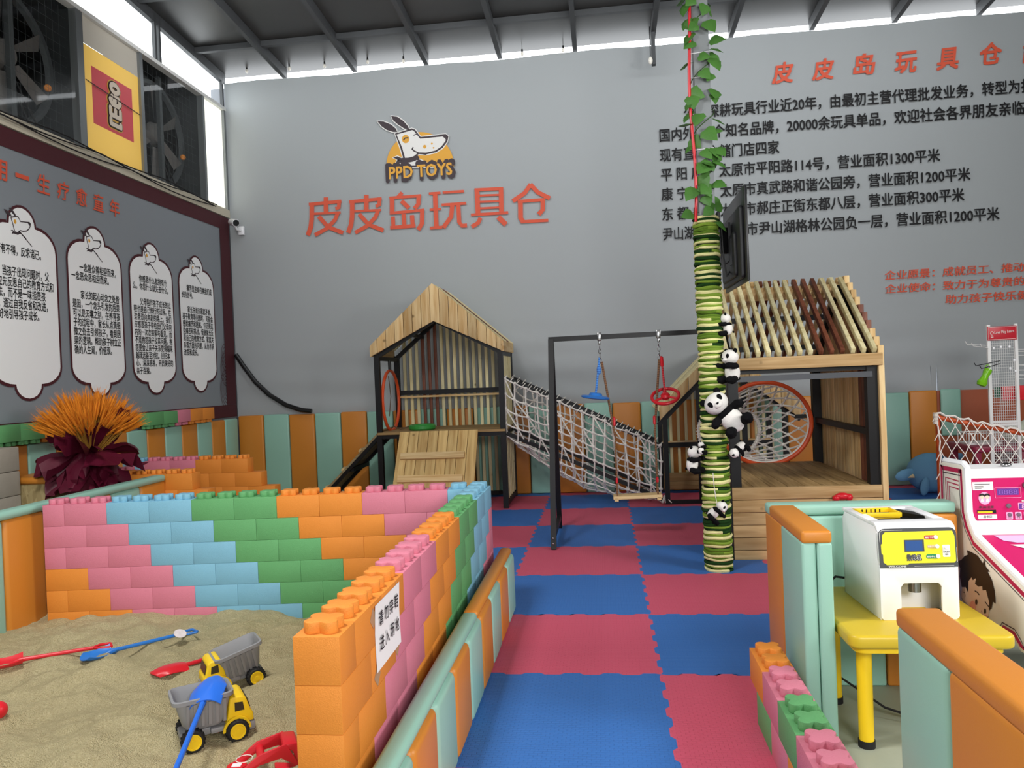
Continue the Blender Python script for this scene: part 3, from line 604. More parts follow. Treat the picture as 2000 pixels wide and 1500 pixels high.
# grey block pier and chipboard seat by the bouquet
BLKM = mat('block_concrete', '#9c9588', .9, bump=.3, bs=18, var=.18, vs=5)
pr = thing('block_pier', 'rough grey concrete block pier by the side wall beside the bouquet', 'pier', (-4.98, 5.6, -.02))
for k in range(6): part('block', MB().bb((-5.105, 5.45, -.02+.2*k), (-4.83, 5.78, .178+.2*k)), BLKM, pr, bevel=.01)
OSB, nt, b_ = mk('chipboard'); tc = N(nt, 'ShaderNodeTexCoord'); vo = N(nt, 'ShaderNodeTexVoronoi'); vo.inputs['Scale'].default_value = 34; mp = N(nt, 'ShaderNodeMapping'); mp.inputs['Scale'].default_value = (1, 1, .45); mp.inputs['Rotation'].default_value = (.4, .6, .5)
nt.links.new(tc.outputs['Object'], mp.inputs[0]); nt.links.new(mp.outputs[0], vo.inputs[0]); rp = N(nt, 'ShaderNodeValToRGB'); rp.color_ramp.elements[0].color = lin('#8f7a4e'); rp.color_ramp.elements[1].color = lin('#c6b384'); nt.links.new(vo.outputs['Color'], rp.inputs[0]); nt.links.new(rp.outputs[0], b_.inputs['Base Color'])
bx = thing('box_seat', 'chipboard box seat with orange cushion beside the wheat bouquet', 'seat', (-4.55, 5.75, -.02))
part('box', MB().bb((-5.04, 5.86, -.02), (-4.66, 6.3, .85)), OSB, bx); part('cushion', MB().bb((-5.05, 5.84, .85), (-4.65, 6.32, .91)), ORNG, bx, bevel=.025, seg=3)

# ---------------------------------------------------------------- wheat bouquet
bq = Vector((-4.37, 6.03, .83))
bt = thing('wheat_bouquet', 'big tall bouquet of dyed orange wheat in dark red wrapping paper', 'bouquet', bq)
PAP = mat('wine_paper', '#561227', .4, bump=.15, bs=20, spec=.3)
stem, ear = MB(), MB(); rnd = random.Random(3)
for i in range(400):
    a = rnd.random()*2*PI; q = math.sqrt(rnd.random()); tip = bq+Vector((math.cos(a)*.47*q, math.sin(a)*.38*q, .78-.27*q*q+rnd.uniform(-.05, .05)))
    base = bq+Vector((math.cos(a)*.05*q, math.sin(a)*.05*q, .24)); mid = base.lerp(tip, .5)+Vector((0, 0, .05)); k = base.lerp(tip, .56)+Vector((0, 0, .035))
    stem.tube([base, mid, k], .0032, 4); d = (tip-k); nrm = d.normalized()
    ear.tube([k, k+d*.3, k+d*.65, tip], [.005, .010, .009, .001], 5)
    for h in range(14):
        b0 = k+d*(.06+.066*h); o_ = Vector((rnd.uniform(-1, 1), rnd.uniform(-1, 1), rnd.uniform(-.5, 1))); o_ = (o_-nrm*o_.dot(nrm)); o_.normalize()
        e = b0+nrm*.075+o_*.030; sd = nrm.cross(o_)*.0018; ear.add([b0-sd, b0+sd, e], [(0, 1, 2)])
part('stems', stem, mat('wheat_stem', '#b98a35', .8), bt); part('ears', ear, mat('wheat_ear', '#e0891f', .85, var=.2, vs=9), bt)
def sheet(z0, z1, r0, r1, a0, a1, seed, drop=0):
    rn = random.Random(seed); zig = [rn.uniform(-.10, .12) for _ in range(12)]
    def f(u, v):
        a = a0+(a1-a0)*u; i = u*10; z = zig[int(i)]*(1-i % 1)+zig[int(i)+1]*(i % 1)
        r = r0+(r1-r0)*v**1.3+.03*noise.noise((u*6+seed, v*3, 1))+.035*v*(abs((u*5) % 1-.5)*2-.5)
        return bq+Vector((math.cos(a)*r, math.sin(a)*r*.85, z0+(z1-z0)*v+z*v-drop*v*v+.05*noise.noise((u*5, v*2, seed))))
    return f
for s_, (z0, z1, r0, r1, a0, a1, dr) in enumerate(((.26, .40, .07, .33, PI*1.0, PI*1.5, 0), (.26, .54, .07, .36, -PI*.36, PI*.08, 0), (.24, .46, .08, .26, PI*.2, PI*.95, 0), (.28, .33, .07, .40, PI*1.4, PI*1.75, .0),
        (.27, .20, .09, .44, PI*.98, PI*1.42, .06), (.27, .23, .09, .46, PI*1.62, PI*2.1, .05), (.28, .3, .1, .38, PI*.1, PI*.9, .1), (.27, .05, .10, .30, PI*1.3, PI*1.75, .0), (.24, -.02, .10, .36, PI*.9, PI*1.4, .0), (.24, .0, .10, .32, PI*1.65, PI*2.15, .0), (.22, .02, .10, .33, PI*1.1, PI*1.9, .0))):
    part('wrapping_sheet', MB().grid(31, 9, sheet(z0, z1, r0, r1, a0, a1, s_*3+1, dr)), PAP, bt, keepn=True, sharp=.35)
part('wrapped_base', MB().lathe([(0, -.8), (.15, -.8), (.19, -.2), (.22, .0), (.24, .06), (.20, .14), (.10, .24), (.07, .30), (0, .30)], bq, None, 14), PAP, bt)

# ---------------------------------------------------------------- sand toys
def place(o, loc, X, Zup=Vector((0, 0, 1))):        # put a locally built thing with its x axis along X
    X = Vector(X).normalized(); Y_ = Vector(Zup).cross(X).normalized(); Z_ = X.cross(Y_)
    M = Matrix((X, Y_, Z_)).transposed().to_4x4(); M.translation = Vector(loc); o.matrix_world = M; o.location = loc; o.rotation_euler = Matrix((X, Y_, Z_)).transposed().to_euler()
def truck(label, tilt=0.0):
    t = thing('toy_dump_truck', label, 'toy truck', (0, 0, 0), 'toy dump trucks in the sand'); R = .044
    L = dict(local=True)
    part('chassis', MB().box((.005, 0, .052), (.27, .085, .03)).box((.02, .052, .056), (.07, .03, .022)).box((.02, -.052, .056), (.07, .03, .022)).box((.145, 0, .045), (.03, .15, .035)), GRYP, t, bevel=.006, **L)
    for x in (-.085, .085):
        for y in (-.078, .078):
            tr_ = part('tyre', MB().lathe([(.024, -.022), (.039, -.022), (R, -.016), (R, .016), (.039, .022), (.024, .022)], (x, y, R), Rx(PI/2), 28), TYRE, t, **L)
            mb = MB()
            for k in range(18):
                a = 2*PI*k/18; mb.box((x+R*math.cos(a), y, R+R*math.sin(a)), (.006, .036, .005), Ry(-a))
            part('tread', mb, TYRE, tr_, **L)
            part('wheel_hub', MB().lathe([(0, .0), (.031, .0), (.031, .0265), (.026, .0265), (.024, .0235), (.010, .0235), (.010, .027), (0, .027)], (x, y, R), Rx(PI/2 if y < 0 else -PI/2), 24), YEL, tr_, **L)
    # cab: side outline with a raked windscreen, its window holes drawn as dark shade-coloured insets
    o_ = [(.045, .066), (.155, .066), (.152, .10), (.142, .112), (.126, .166), (.112, .176), (.07, .178), (.062, .17)]
    f = lambda a, b, d: Vector((a, d, b))
    part('cab', MB().prism(o_, f, -.074, .074), YEL, t, bevel=.010, seg=3, **L)
    DKW = mat('window_hole_shade', '#3a3424', .4)
    for y in (-.0752, .0752):
        part('side_window', MB().prism([(.08, .118), (.118, .118), (.112, .152), (.08, .155)], f, y-.0008, y+.0008), DKW, t, **L)
        arch = [(.085+.056*math.cos(a), R+.056*math.sin(a)) for a in [PI*i/12 for i in range(13)]]+[(.085-.046*math.cos(a), R+.046*math.sin(a)) for a in [PI*i/12 for i in range(13)]]
        part('wheel_arch', MB().prism(arch, f, y-.012 if y < 0 else y+.012, y), YEL, t, **L)
    part('windscreen', MB().box((.1375, 0, .138), (.003, .115, .040), Ry(-.28)), DKW, t, **L)
    # open tub with a thick flared rim
    def tub(u, z): return u
    mb = MB(); Rt = Ry(tilt); piv = Vector((-.12, 0, .075))
    def rect(z, x0, x1, y, r): return [(a, b, z) for a, b in rrect(x0, -y, x1, y, r, 4)]
    rings = [rect(.075, -.10, .03, .055, .02), rect(.10, -.12, .048, .068, .022), rect(.195, -.145, .068, .085, .028), rect(.195, -.157, .08, .097, .034), rect(.21, -.157, .08, .097, .034), rect(.212, -.148, .07, .088, .028), rect(.195, -.138, .06, .078, .026), rect(.10, -.112, .04, .06, .02), rect(.088, -.1, .03, .05, .018)]
    n = len(rings[0]); vs = [piv+Rt@(Vector(p)-piv) for r_ in rings for p in r_]
    mb.add(vs, [(i*n+j, i*n+(j+1) % n, (i+1)*n+(j+1) % n, (i+1)*n+j) for i in range(len(rings)-1) for j in range(n)]+[tuple(range(n-1, -1, -1)), tuple((len(rings)-1)*n+j for j in range(n))])
    tb = part('tub', mb, GRYP, t, sharp=.5, **L)
    mb = MB()
    for y in (-1, 1):
        for k in range(6): mb.box(piv+Rt@(Vector((-.1+.028*k, y*.079, .14))-piv), (.012, .006, .10), Rt@Rx(y*-.17))
    part('tub_rib', mb, GRYP, tb, **L)
    return t
tk = truck('yellow and grey toy dump truck with a blue shovel leaning over its tub')
for o_ in (tk,): o_.scale = (1.07,)*3
place(tk, (-1.675, 2.985, sand(-1.675, 2.985)-.006), (.8, .6, .0))
tk2 = truck('yellow and grey toy dump truck with its empty tub tipped up, behind the shovel truck', .16)
tk2.scale = (1.07,)*3
place(tk2, (-1.885, 3.60, sand(-1.885, 3.60)+.012), (-.78, -.62, -.08))
def shovel(label, m, L=.6, curved=1):
    t = thing('toy_shovel', label, 'toy shovel', (0, 0, 0), 'toy shovels in the sand'); K = dict(local=True)
    def f(u, v):
        s = (v-.5)*2; w_ = .074*(1-.28*max(0, u-.7)/.3*abs(s)) if u > .7 else .074-.010*(.7-u)
        x = -.145*u; tip = .03*(1-abs(s)**2)*u; return Vector((x-tip, s*w_, .036*abs(s)**2.6*(1-.45*u)-.012*u*(1-u)*4+.004*u))
    mb = MB(); mb.grid(14, 13, f); mb.grid(14, 13, lambda u, v: f(u, v)-Vector((0, 0, .004)))
    for P in ((lambda k: f(k/13, 0)), (lambda k: f(k/13, 1)), ): mb.add([P(k)-Vector((0, 0, d)) for d in (0, .004) for k in range(14)], [(k, k+1, 15+k, 14+k) for k in range(13)])
    mb.add([f(u, k/12)-Vector((0, 0, d)) for u in (0, 1) for d in (0, .004) for k in range(13)], [(b+k, b+k+1, b+14+k, b+13+k) for b in (0, 26) for k in range(12)])
    bl = part('blade', mb, m, t, **K)
    part('shaft', MB().tube([(-.06, 0, .0), (-.01, 0, .012), (.03, 0, .012), (L-.22, 0, .012)], [.004, .013, .011, .010], 10), m, t, **K)
    hx = L-.22
    part('grip', MB().tube([(hx-.01, 0, .012), (hx+.03, .035, .012), (hx+.075, .038, .012), (hx+.085, .03, .012), (hx+.085, -.03, .012), (hx+.075, -.038, .012), (hx+.03, -.035, .012)], .008, 8, True), m, t, **K)
    return t
def lay(o, tip, end, dz=.012, up=(0, 0, 1)):
    tip = Vector(tip); end = Vector(end); dz += .55*max(0, max(sand((tip.lerp(end, k/24)).x, (tip.lerp(end, k/24)).y)-tip.lerp(end, k/24).z for k in range(25))); d = (end-tip).normalized(); place(o, tip+d*.2+Vector((0, 0, dz)), d, up)
def sp(u, v):
    p = at(u, v, Z=.12)
    for _ in range(6): p = at(u, v, Z=sand(p.x, p.y))
    return p
s1 = shovel('red toy shovel lying in the sand, cut by the picture edge', RED, .56); lay(s1, sp(-42, 1318), sp(207, 1276))
s2 = shovel('blue toy shovel lying flat in the sand with a round tag on its grip', BLUE, .60); lay(s2, sp(148, 1306), sp(364, 1252))
tg = part('tag', MB().lathe([(0, 0), (.036, 0), (.036, .002), (0, .002)], (.36, -.03, .025), Rx(.5), 24), mat('tag_paper', '#d9cfd0', .5, var=.25, vs=40), s2, local=True, label='round printed paper tag')
s3 = shovel('red toy shovel with its blade face down, poking out from under the tipped truck', RED, .5); lay(s3, sp(284, 1328), sp(505, 1262), .016, (.12, 0, -1))
s4 = shovel('bright blue toy shovel leaning upside down on the tub of the near truck', mat('royal_blue_plastic', '#2d6fdc', .3), .75)
A = at(414, 1322, Y=3.03); B = at(394, 1370, Y=2.87); d = (B-A).normalized(); place(s4, B+Vector((0, 0, .0)), d, (.1, .4, -.9))
sc = thing('sand_scoop', 'red plastic digger scoop with cross grip lying in the sand by the brick corner', 'toy scoop', (0, 0, 0)); K = dict(local=True)
mb = MB(); f = lambda a, b, d: Vector((a, d, b))
part('bucket', MB().prism([(.06, .0), (.15, .0), (.17, .05), (.14, .115), (.09, .12), (.085, .1), (.12, .09), (.14, .05), (.12, .02), (.06, .015)], f, -.06, .06), RED, sc, bevel=.006, **K)
for y in (-.058, .058): part('arm', MB().prism([(.15, .02), (.10, .12), (.0, .10), (-.10, .03), (-.10, .0), (0, .06), (.08, .07)], f, y-.005, y+.005), RED, sc, bevel=.003, **K)
part('cross_grip', MB().tube([(.01, -.058, .075), (.01, .058, .075)], .016, 12), RED, sc, **K)
part('tag_string', MB().tube([(-.05+.03*math.cos(a), -.02+.03*math.sin(a), .08) for a in [2*PI*i/16 for i in range(16)]], .0015, 5, True), ROPE, sc, **K)
p = sp(548, 1500); place(sc, (p.x-.075, p.y-.03, sand(p.x, p.y)), (.80, .45, 0))
rc = thing('toy_cup', 'small round red toy lid with white sticker at the bottom beside the scoop', 'toy lid', (0, 0, 0))
p = sp(463, 1510); part('lid', MB().lathe([(0, 0), (.04, 0), (.042, .02), (.036, .03), (0, .03)], (0, 0, 0), None, 24), RED, rc, **K); part('sticker', MB().box((0, 0, .031), (.035, .025, .002)), WHITE, rc, **K); place(rc, (p.x, p.y, sand(p.x, p.y)), (1, .2, 0))
p = sp(-3, 1400); solo('toy_ball', MB().ell((p.x, p.y, p.z+.03), .04), RED, 'red toy lump half hidden at the picture edge in the sand', 'toy', None)
# ---------------------------------------------------------------- climbing hut with gable to the camera
def slat(parent, a, b, w_, h, m, up=(0, 0, 1), name='slat', bev=.003): return part(name, MB().beam(a, b, w_, h, up), m, parent, bevel=bev)
h1 = thing('climbing_hut', 'tall wooden climbing hut with boarded gable, pale and red slats and orange hoop', 'play hut', (-2.0, 9.6, 0))
YF, YR, XA, XB = 9.17, 10.08, -2.775, -1.235
for x in (XA, XB):
    for y in (YF, YR): part('post', MB().bb((x-.032, y-.032, 0), (x+.032, y+.032, 1.93)), STEEL, h1)
ap = -2.03
for y in (YF, YR):
    for x in (XA, XB): part('roof_rail', MB().beam((x, y, 1.9), (ap, y, 2.53 if y == YR else 2.32), .05, .05), STEEL, h1)
for x in (XA, XB):
    part('side_rail', MB().beam((x, YF, 1.88), (x, YR, 1.88), .05, .05), STEEL, h1)
    part('floor_rail', MB().beam((x, YF, .91), (x, YR, .91), .05, .05), STEEL, h1); part('foot_rail', MB().beam((x, YF, .05), (x, YR, .05), .05, .05), STEEL, h1)
part('mid_roof_rail', MB().beam(((XA+ap)/2, YF, 2.17), ((XA+ap)/2, YR, 2.17), .04, .04), STEEL, h1)
part('floor_rail', MB().beam((XA, YF, .91), (XB, YF, .91), .05, .05), STEEL, h1); part('foot_rail', MB().beam((XA, YR, .05), (XB, YR, .05), .05, .05), STEEL, h1)
part('guard_rail', MB().beam((XA, YR, 1.43), (XB, YR, 1.43), .05, .06), STEEL, h1); part('guard_strip', MB().bb((XA+.03, YR-.05, 1.36), (XB-.0, YR-.02, 1.385)), LW('X'), h1)
top = lambda x: 2.765-.90*abs(x-ap) if x < ap else 2.765-.865*abs(x-ap)
bot = lambda x: 2.305-.50*abs(x-ap) if x < ap else 2.305-.478*abs(x-ap)
def gable_boards(parent, xs, top, bot, y0, y1, m, apex):
    for a, b in zip(xs[:-1], xs[1:]):
        P = [(a+.003, bot(a)), (b-.003, bot(b)), (b-.003, top(b)), (a+.003, top(a))]
        if a < apex < b: P = [(a+.0015, bot(a)), (apex, bot(apex)), (b-.0015, bot(b)), (b-.0015, top(b)), (apex, top(apex)), (a+.0015, top(a))]
        part('gable_board', MB().prism(P, lambda u, v, d: Vector((u, d, v)), y0, y1), m, parent, bevel=.002)
xs = [-2.835]+[-2.745+.1135*k for k in range(15)]+[-1.195]
xs = [x for x in xs if x < -1.2]+[-1.195]
gable_boards(h1, xs, top, bot, YF-.075, YF-.05, LW('Z'), ap)
for i in range(11):                                  # roof slats run from ridge to eave on both slopes
    y = YF-.03+i*.1; m = RW('Z') if i in (4, 5, 6) else GW('Z')
    slat(h1, (ap, y, 2.74), (-2.83, y, 2.02), .045, .04, m, (0, 1, 0), 'roof_slat'); slat(h1, (ap, y, 2.74), (-1.20, y, 2.02), .045, .04, m, (0, 1, 0), 'roof_slat')
part('eave_board', MB().bb((-1.215, YF-.06, 1.905), (-1.185, YR+.05, 2.03)), LW('Y'), h1); part('eave_board', MB().bb((-2.845, YF-.06, 1.905), (-2.815, YR+.05, 2.03)), LW('Y'), h1)
for i in range(17):                                  # back slats
    x = -2.68+.0865*i; m = RW('Z') if i in (3, 4, 5) else GW('Z')
    part('back_slat', MB().bb((x-.02, YR+.03, .02), (x+.02, YR+.062, top(x)-.06)), m, h1, bevel=.003)
for i in range(5):
    y = YF+.16+.16*i; part('side_slat', MB().bb((XB-.005, y-.02, .1), (XB+.025, y+.02, 1.86)), GW('Z'), h1, bevel=.003)
for i in range(8): part('deck_board', MB().bb((XA-.02, YF-.05+.125*i, .935), (XB+.03, YF+.072+.125*i, .965)), DW('X'), h1, bevel=.003)
hp = part('hoop', MB().tube([(-2.74, 9.60+.38*math.cos(a), 1.345+.385*math.sin(a)) for a in [2*PI*i/48 for i in range(48)]], .020, 10, True), HOOP, h1)
part('hoop_hanger', MB().tube([(-2.74, 9.6, 1.86), (-2.74, 9.6, 1.73)], .022, 8), STEEL, hp)
part('hoop_cord', MB().tube([(-2.72, 9.45, 1.66), (-2.70, 9.46, 1.4), (-2.72, 9.42, 1.15)], .006, 6), mat('cord_brown', '#5b4630', .8), hp)
# climbing ramp leaning on the front of the deck
rp0, rp1 = Vector((0, YF-.08, .965)), Vector((0, 8.42, .0)); XLf, XRt = -2.50, -1.53
dr = (rp1-rp0)
rmp = part('ramp_frame', MB().beam((XLf+.04, rp0.y, rp0.z-.05), (XLf+.04, rp1.y, rp1.z+.0), .04, .04).beam((XRt-.04, rp0.y, rp0.z-.05), (XRt-.04, rp1.y, rp1.z+.0), .04, .04), STEEL, h1)
nn = Vector((0, -dr.z, dr.y)).normalized()
nn = nn if nn.z > 0 else -nn
for i in range(8):
    w_ = (XRt-XLf)/8; x = XLf+w_*(i+.5)
    part('ramp_plank', MB().box((x, (rp0.y+rp1.y)/2, (rp0.z+rp1.z)/2), (w_-.005, .022, dr.length), Matrix((Vector((1, 0, 0)), nn, Vector((1, 0, 0)).cross(nn))).transposed()), wood('ramp', 'YZ', '#d3b57a', '#b18d56'), h1, bevel=.003)
for q, dx in ((.30, .03), (.56, .0)):
    c = rp0+dr*q+nn*.03; part('ramp_cleat', MB().box(((XLf+XRt)/2-.04+dx*0, c.y, c.z), ((XRt-XLf)*.80, .035, .085), Matrix((Vector((1, 0, 0)), nn, Vector((1, 0, 0)).cross(nn))).transposed()), LW('X'), h1, bevel=.004)
# steep side ramp going down towards the brick pit
for y in (9.3, 9.95):
    part('side_ramp_rail', MB().beam((-2.80, y, .93), (-3.70, y, .05), .04, .06, (0, 1, 0)), STEEL, h1)
part('side_ramp_cross', MB().beam((-3.2, 9.3, .5), (-3.2, 9.95, .5), .05, .05), STEEL, h1)
part('side_ramp_board', MB().beam((-2.79, 9.62, .985), (-3.74, 9.62, .055), .025, .70, (0, 1, 0)), wood('side_ramp', 'X', '#9c8a66', '#6d5a3c'), h1)
for q in (.3, .55, .8): part('side_ramp_cleat', MB().box((-2.79-.95*q-.012, 9.62, .985-.93*q+.03), (.05, .6, .03), Ry(-.78)), LW('Y'), h1)
gd = thing('disc_ring', 'green plastic disc with hanging cord lying on the deck of the tall hut', 'plastic disc', (-2.33, 9.35, .965))
part('disc', MB().lathe([(.05, .0), (.15, .0), (.17, .02), (.17, .055), (.15, .07), (.11, .06), (.10, .03), (.05, .03)], (-2.30, 9.42, .965), None, 30), mat('green_plastic', '#2f8a3a', .4), gd)
part('cord', MB().tube([(-2.30, 9.4, 1.0), (-2.42, 9.42, 1.03), (-2.56, 9.35, .985), (-2.66, 9.4, 1.02)], .007, 6), mat('cord_brown', '#5b4630'), gd)

# ---------------------------------------------------------------- small hut at the lower end of the net
h3 = thing('low_hut', 'low wooden hut with sloping boarded gable at the lower end of the rope net', 'play hut', (1.4, 9.6, 0))
ya, yb = 9.22, 10.12; ax3 = 1.34
for x in (.70, 1.10, 1.62, 2.08):
    part('post', MB().bb((x-.028, ya-.02, 0), (x+.028, ya+.036, min(1.45, .98+.95*min(x-.65, 2.3-x)))), STEEL, h3)
for x in (.70, 2.08): part('post', MB().bb((x-.028, yb-.04, 0), (x+.028, yb+.0, 1.0)), STEEL, h3)
top3 = lambda x: 1.85-.985*(ax3-x) if x < ax3 else 1.85-.76*(x-ax3)
bot3 = lambda x: top3(x)-(.155 if x < ax3 else .19)
gable_boards(h3, [.634+.1165*k for k in range(14)]+[2.25], top3, bot3, ya-.065, ya-.04, LW('Z'), ax3)
for x in (.62, 2.25): part('roof_rail', MB().beam((x, ya-.0, top3(x)-.2), (ax3, ya-.0, 1.85-.2), .05, .05), STEEL, h3)
for i in range(10):
    y = ya-.02+.1*i
    slat(h3, (ax3, y, 1.83), (.62, y, 1.12), .045, .04, GW('Z'), (0, 1, 0), 'roof_slat'); slat(h3, (ax3, y, 1.83), (2.26, y, 1.13), .045, .04, GW('Z') if i not in (3, 4) else RW('Z'), (0, 1, 0), 'roof_slat')
for i in range(15):
    x = .74+.098*i; part('back_slat', MB().bb((x-.018, yb-.03, .25), (x+.018, yb+.0, bot3(x)+.05)), GW('Z') if i not in (8, 9) else RW('Z'), h3, bevel=.003)
part('mid_rail', MB().beam((.7, yb-.05, .62), (2.1, yb-.05, .62), .04, .06), STEEL, h3); part('mid_strip', MB().bb((.72, yb-.09, .655), (2.08, yb-.06, .675)), LW('X'), h3)
part('foot_rail', MB().beam((.68, ya, .02), (2.1, ya, .02), .05, .05), STEEL, h3)
for k in range(2): part('skirt_board', MB().bb((.72, yb-.12, .05+.11*k), (2.06, yb-.09, .155+.11*k)), DW('X'), h3, bevel=.003)

# ---------------------------------------------------------------- rope net tunnel between the huts
nt_ = thing('rope_net_tunnel', 'sagging white knotted rope net tunnel sloping from tall hut to low hut', 'net tunnel', (-.3, 9.6, .4))
A0, A1 = Vector((-1.20, 0, 1.575)), Vector((.63, 0, .70)); B0, B1 = Vector((-1.20, 0, .90)), Vector((.64, 0, .055))
y1, y2 = 9.24, 9.98
for (p, q) in ((A0, A1), (B0, B1)):
    for y in (y1, y2): part('rail', MB().beam((p.x, y, p.z), (q.x, y, q.z), .045, .05, (0, 1, 0)), STEEL, nt_)
def net_pt(s, t):                                   # s along, t over the cross-section: front rail, down, belly, up to the rear rail
    s_ = min(max(s, 0), 1); T = A0.lerp(A1, s_); Bm = B0.lerp(B1, s_); hgt = T.z-Bm.z
    sag = .05+.27*math.sin(PI*min(1, s_*1.02))**1.0*(1-.25*s_); bulge = .06*math.sin(PI*s_)
    a = t*2-1
    if abs(a) > .42:
        k = (1-abs(a))/.58; y = (y1-.035-bulge*math.sin(PI*k)) if a < 0 else (y2+.035+bulge*math.sin(PI*k)); z = T.z-(hgt+.02)*k
    else:
        k = a/.42; y = (y1+y2)/2+k*((y2-y1)/2+.035); z = Bm.z-.02-sag*(1-abs(k)**1.8)
    z = max(z, .035)
    return Vector((T.x, y, z))+Vector((noise.noise((s*9, t*7, 1)), .6*noise.noise((s*9, t*7, 4)), noise.noise((s*9, t*7, 8))))*.048
NS, NT = 14, 13; rope, knot = MB(), MB()
for i in range(NS+1):
    for j in range(NT+1):
        p = net_pt(i/NS, j/NT)
        for di, dj in ((1, 0), (0, 1)):
            i2, j2 = i+di, j+dj
            if i2 <= NS and j2 <= NT:
                q = net_pt(i2/NS, j2/NT); m_ = (p+q)/2+Vector((0, 0, -.008)); rope.tube([p, m_, q], .0105, 5)
        if (i+j) % 2 == 0 and i < NS and j < NT and random.random() < .55: rope.tube([p, net_pt((i+1)/NS, (j+1)/NT)], .009, 5)
        knot.ell(p, (.024, .024, .020), None, 7, 5)
part('net', rope, ROPE, nt_); part('knots', knot, ROPE, nt_)
lash = MB()
for s in range(26):
    s_ = s/25
    for y in (y1, y2):
        T = A0.lerp(A1, s_); lash.tube([(T.x+.03*math.cos(a), y+.034*math.sin(a), T.z+.034*math.cos(a)) for a in [2*PI*k/8 for k in range(8)]], .006, 5, True)
for k in range(9):
    z = .88+.69*k/8; lash.tube([(-1.22+.03*math.cos(a), y1+.03*math.sin(a), z+.01*math.sin(a)) for a in [2*PI*q/8 for q in range(8)]], .006, 5, True)
for k in range(7): lash.tube([(.66, 9.24, .1), (.66+random.uniform(-.06, .1), 9.2+random.uniform(-.05, .05), .02)], .007, 5)
part('lashings', lash, ROPE, nt_)
part('end_frame', MB().beam((-1.225, y1, .86), (-1.225, y1, 1.6), .04, .04).beam((-1.225, y2, .86), (-1.225, y2, 1.6), .04, .04), STEEL, nt_)

# ---------------------------------------------------------------- swing frame and its three swings
sf = thing('swing_frame', 'black steel swing frame with splayed legs standing on the foam mats', 'swing frame', (-.5, 7.4, 0))
part('leg', MB().beam((-.495, 7.37, 1.93), (-.515, 6.93, .0), .05, .05, (1, 0, 0)), STEEL, sf); part('leg', MB().beam((-.495, 7.43, 1.93), (-.515, 7.90, .0), .05, .05, (1, 0, 0)), STEEL, sf)
part('foot_bar', MB().beam((-.512, 6.95, .12), (-.512, 7.88, .12), .045, .04, (1, 0, 0)), STEEL, sf)
part('top_beam', MB().beam((-.52, 7.4, 1.935), (1.06, 7.4, 1.945), .045, .055, (0, 1, 0)), STEEL, sf)
part('foot_bolt', MB().ell((-.515, 6.90, .06), .009).ell((-.515, 6.90, .11), .009), CHROME, sf)
for x in (-.03, .53):
    cl = part('swing_clamp', MB().box((x, 7.4, 1.94), (.04, .07, .08)).box((x, 7.4, 1.885), (.02, .03, .05)), CHROME, sf, bevel=.006)
    mb = MB()
    for k in range(4): mb.tube([(x+(.012*math.cos(a) if k % 2 else 0), 7.4+(0 if k % 2 else .012*math.cos(a)), 1.845-.045*k+.024*math.sin(a)) for a in [2*PI*i/14 for i in range(14)]], .004, 6, True)
    part('chain', mb, CHROME, cl)
def cordmat(key, c1, c2):
    m, nt, b = mk(key); tc = N(nt, 'ShaderNodeTexCoord'); wv = N(nt, 'ShaderNodeTexWave'); wv.bands_direction = 'Z'; wv.inputs['Scale'].default_value = 14; rp = N(nt, 'ShaderNodeValToRGB')
    rp.color_ramp.elements[0].color = lin(c1); rp.color_ramp.elements[1].color = lin(c2); nt.links.new(tc.outputs['Object'], wv.inputs[0]); nt.links.new(wv.outputs[0], rp.inputs[0]); nt.links.new(rp.outputs[0], b.inputs['Base Color']); b.inputs['Roughness'].default_value = .8; return m
BRC = cordmat('brown_cord', '#5e3d28', '#8a6444'); BLC = cordmat('blue_cord', '#2a62b8', '#5b9be0')
ws = thing('wooden_swing', 'wooden plank swing hanging on two brown cords from the black frame', 'swing', (.27, 7.38, .39))
part('seat', MB().box((.275, 7.38, .40), (.46, .17, .032), Ry(-.02)), LW('X'), ws, bevel=.006)
part('cleat', MB().box((.075, 7.38, .378), (.04, .17, .03)).box((.475, 7.38, .386), (.04, .17, .03)), LW('Y'), ws, bevel=.004)
for xt, xb in ((-.015, .085), (.53, .465)):
    cd = part('cord', MB().tube([(xt, 7.4, 1.70), (xb-.004, 7.385, 1.0), (xb, 7.38, .98)], .011, 8).tube([(xb, 7.38, .98), (xb, 7.31, .40), (xb, 7.31, .37)], .008, 6).tube([(xb, 7.38, .98), (xb, 7.45, .40), (xb, 7.45, .37)], .008, 6), BRC, ws)
    part('cord_clip', MB().lathe([(0, -.05), (.013, -.035), (.013, .035), (0, .05)], (xb-.003, 7.383, 1.12), None, 10).lathe([(0, -.03), (.012, -.022), (.012, .022), (0, .03)], (xb, 7.32, .56), None, 10), RED, cd)
bs = thing('disc_swing', 'blue plastic disc seat hanging on a blue cord from the black frame', 'swing', (-.09, 7.4, 1.36))
Rd = Ry(.13)
part('disc', MB().lathe([(0, -.01), (.11, -.008), (.135, .0), (.138, .012), (.125, .022), (.07, .026), (.055, .05), (.03, .055), (0, .055)], (-.09, 7.4, 1.35), Rd, 28), BLUE, bs)
part('cord', MB().tube([(-.035, 7.4, 1.74), (-.075, 7.4, 1.45), (-.083, 7.4, 1.40)], .010, 8), BLC, bs); part('knot', MB().ell((-.045, 7.4, 1.62), (.022, .022, .045)), BLC, bs)
rs = thing('wheel_swing', 'red plastic steering wheel ring hanging on a red cord from the black frame', 'swing', (.54, 7.4, 1.32))
Rw = Rx(.55)@Ry(-.12); c0 = Vector((.575, 7.4, 1.345))
part('rim', MB().tube([c0+Rw@Vector((.128*math.cos(a), .128*math.sin(a), 0)) for a in [2*PI*i/36 for i in range(36)]], .016, 10, True), RED, rs)
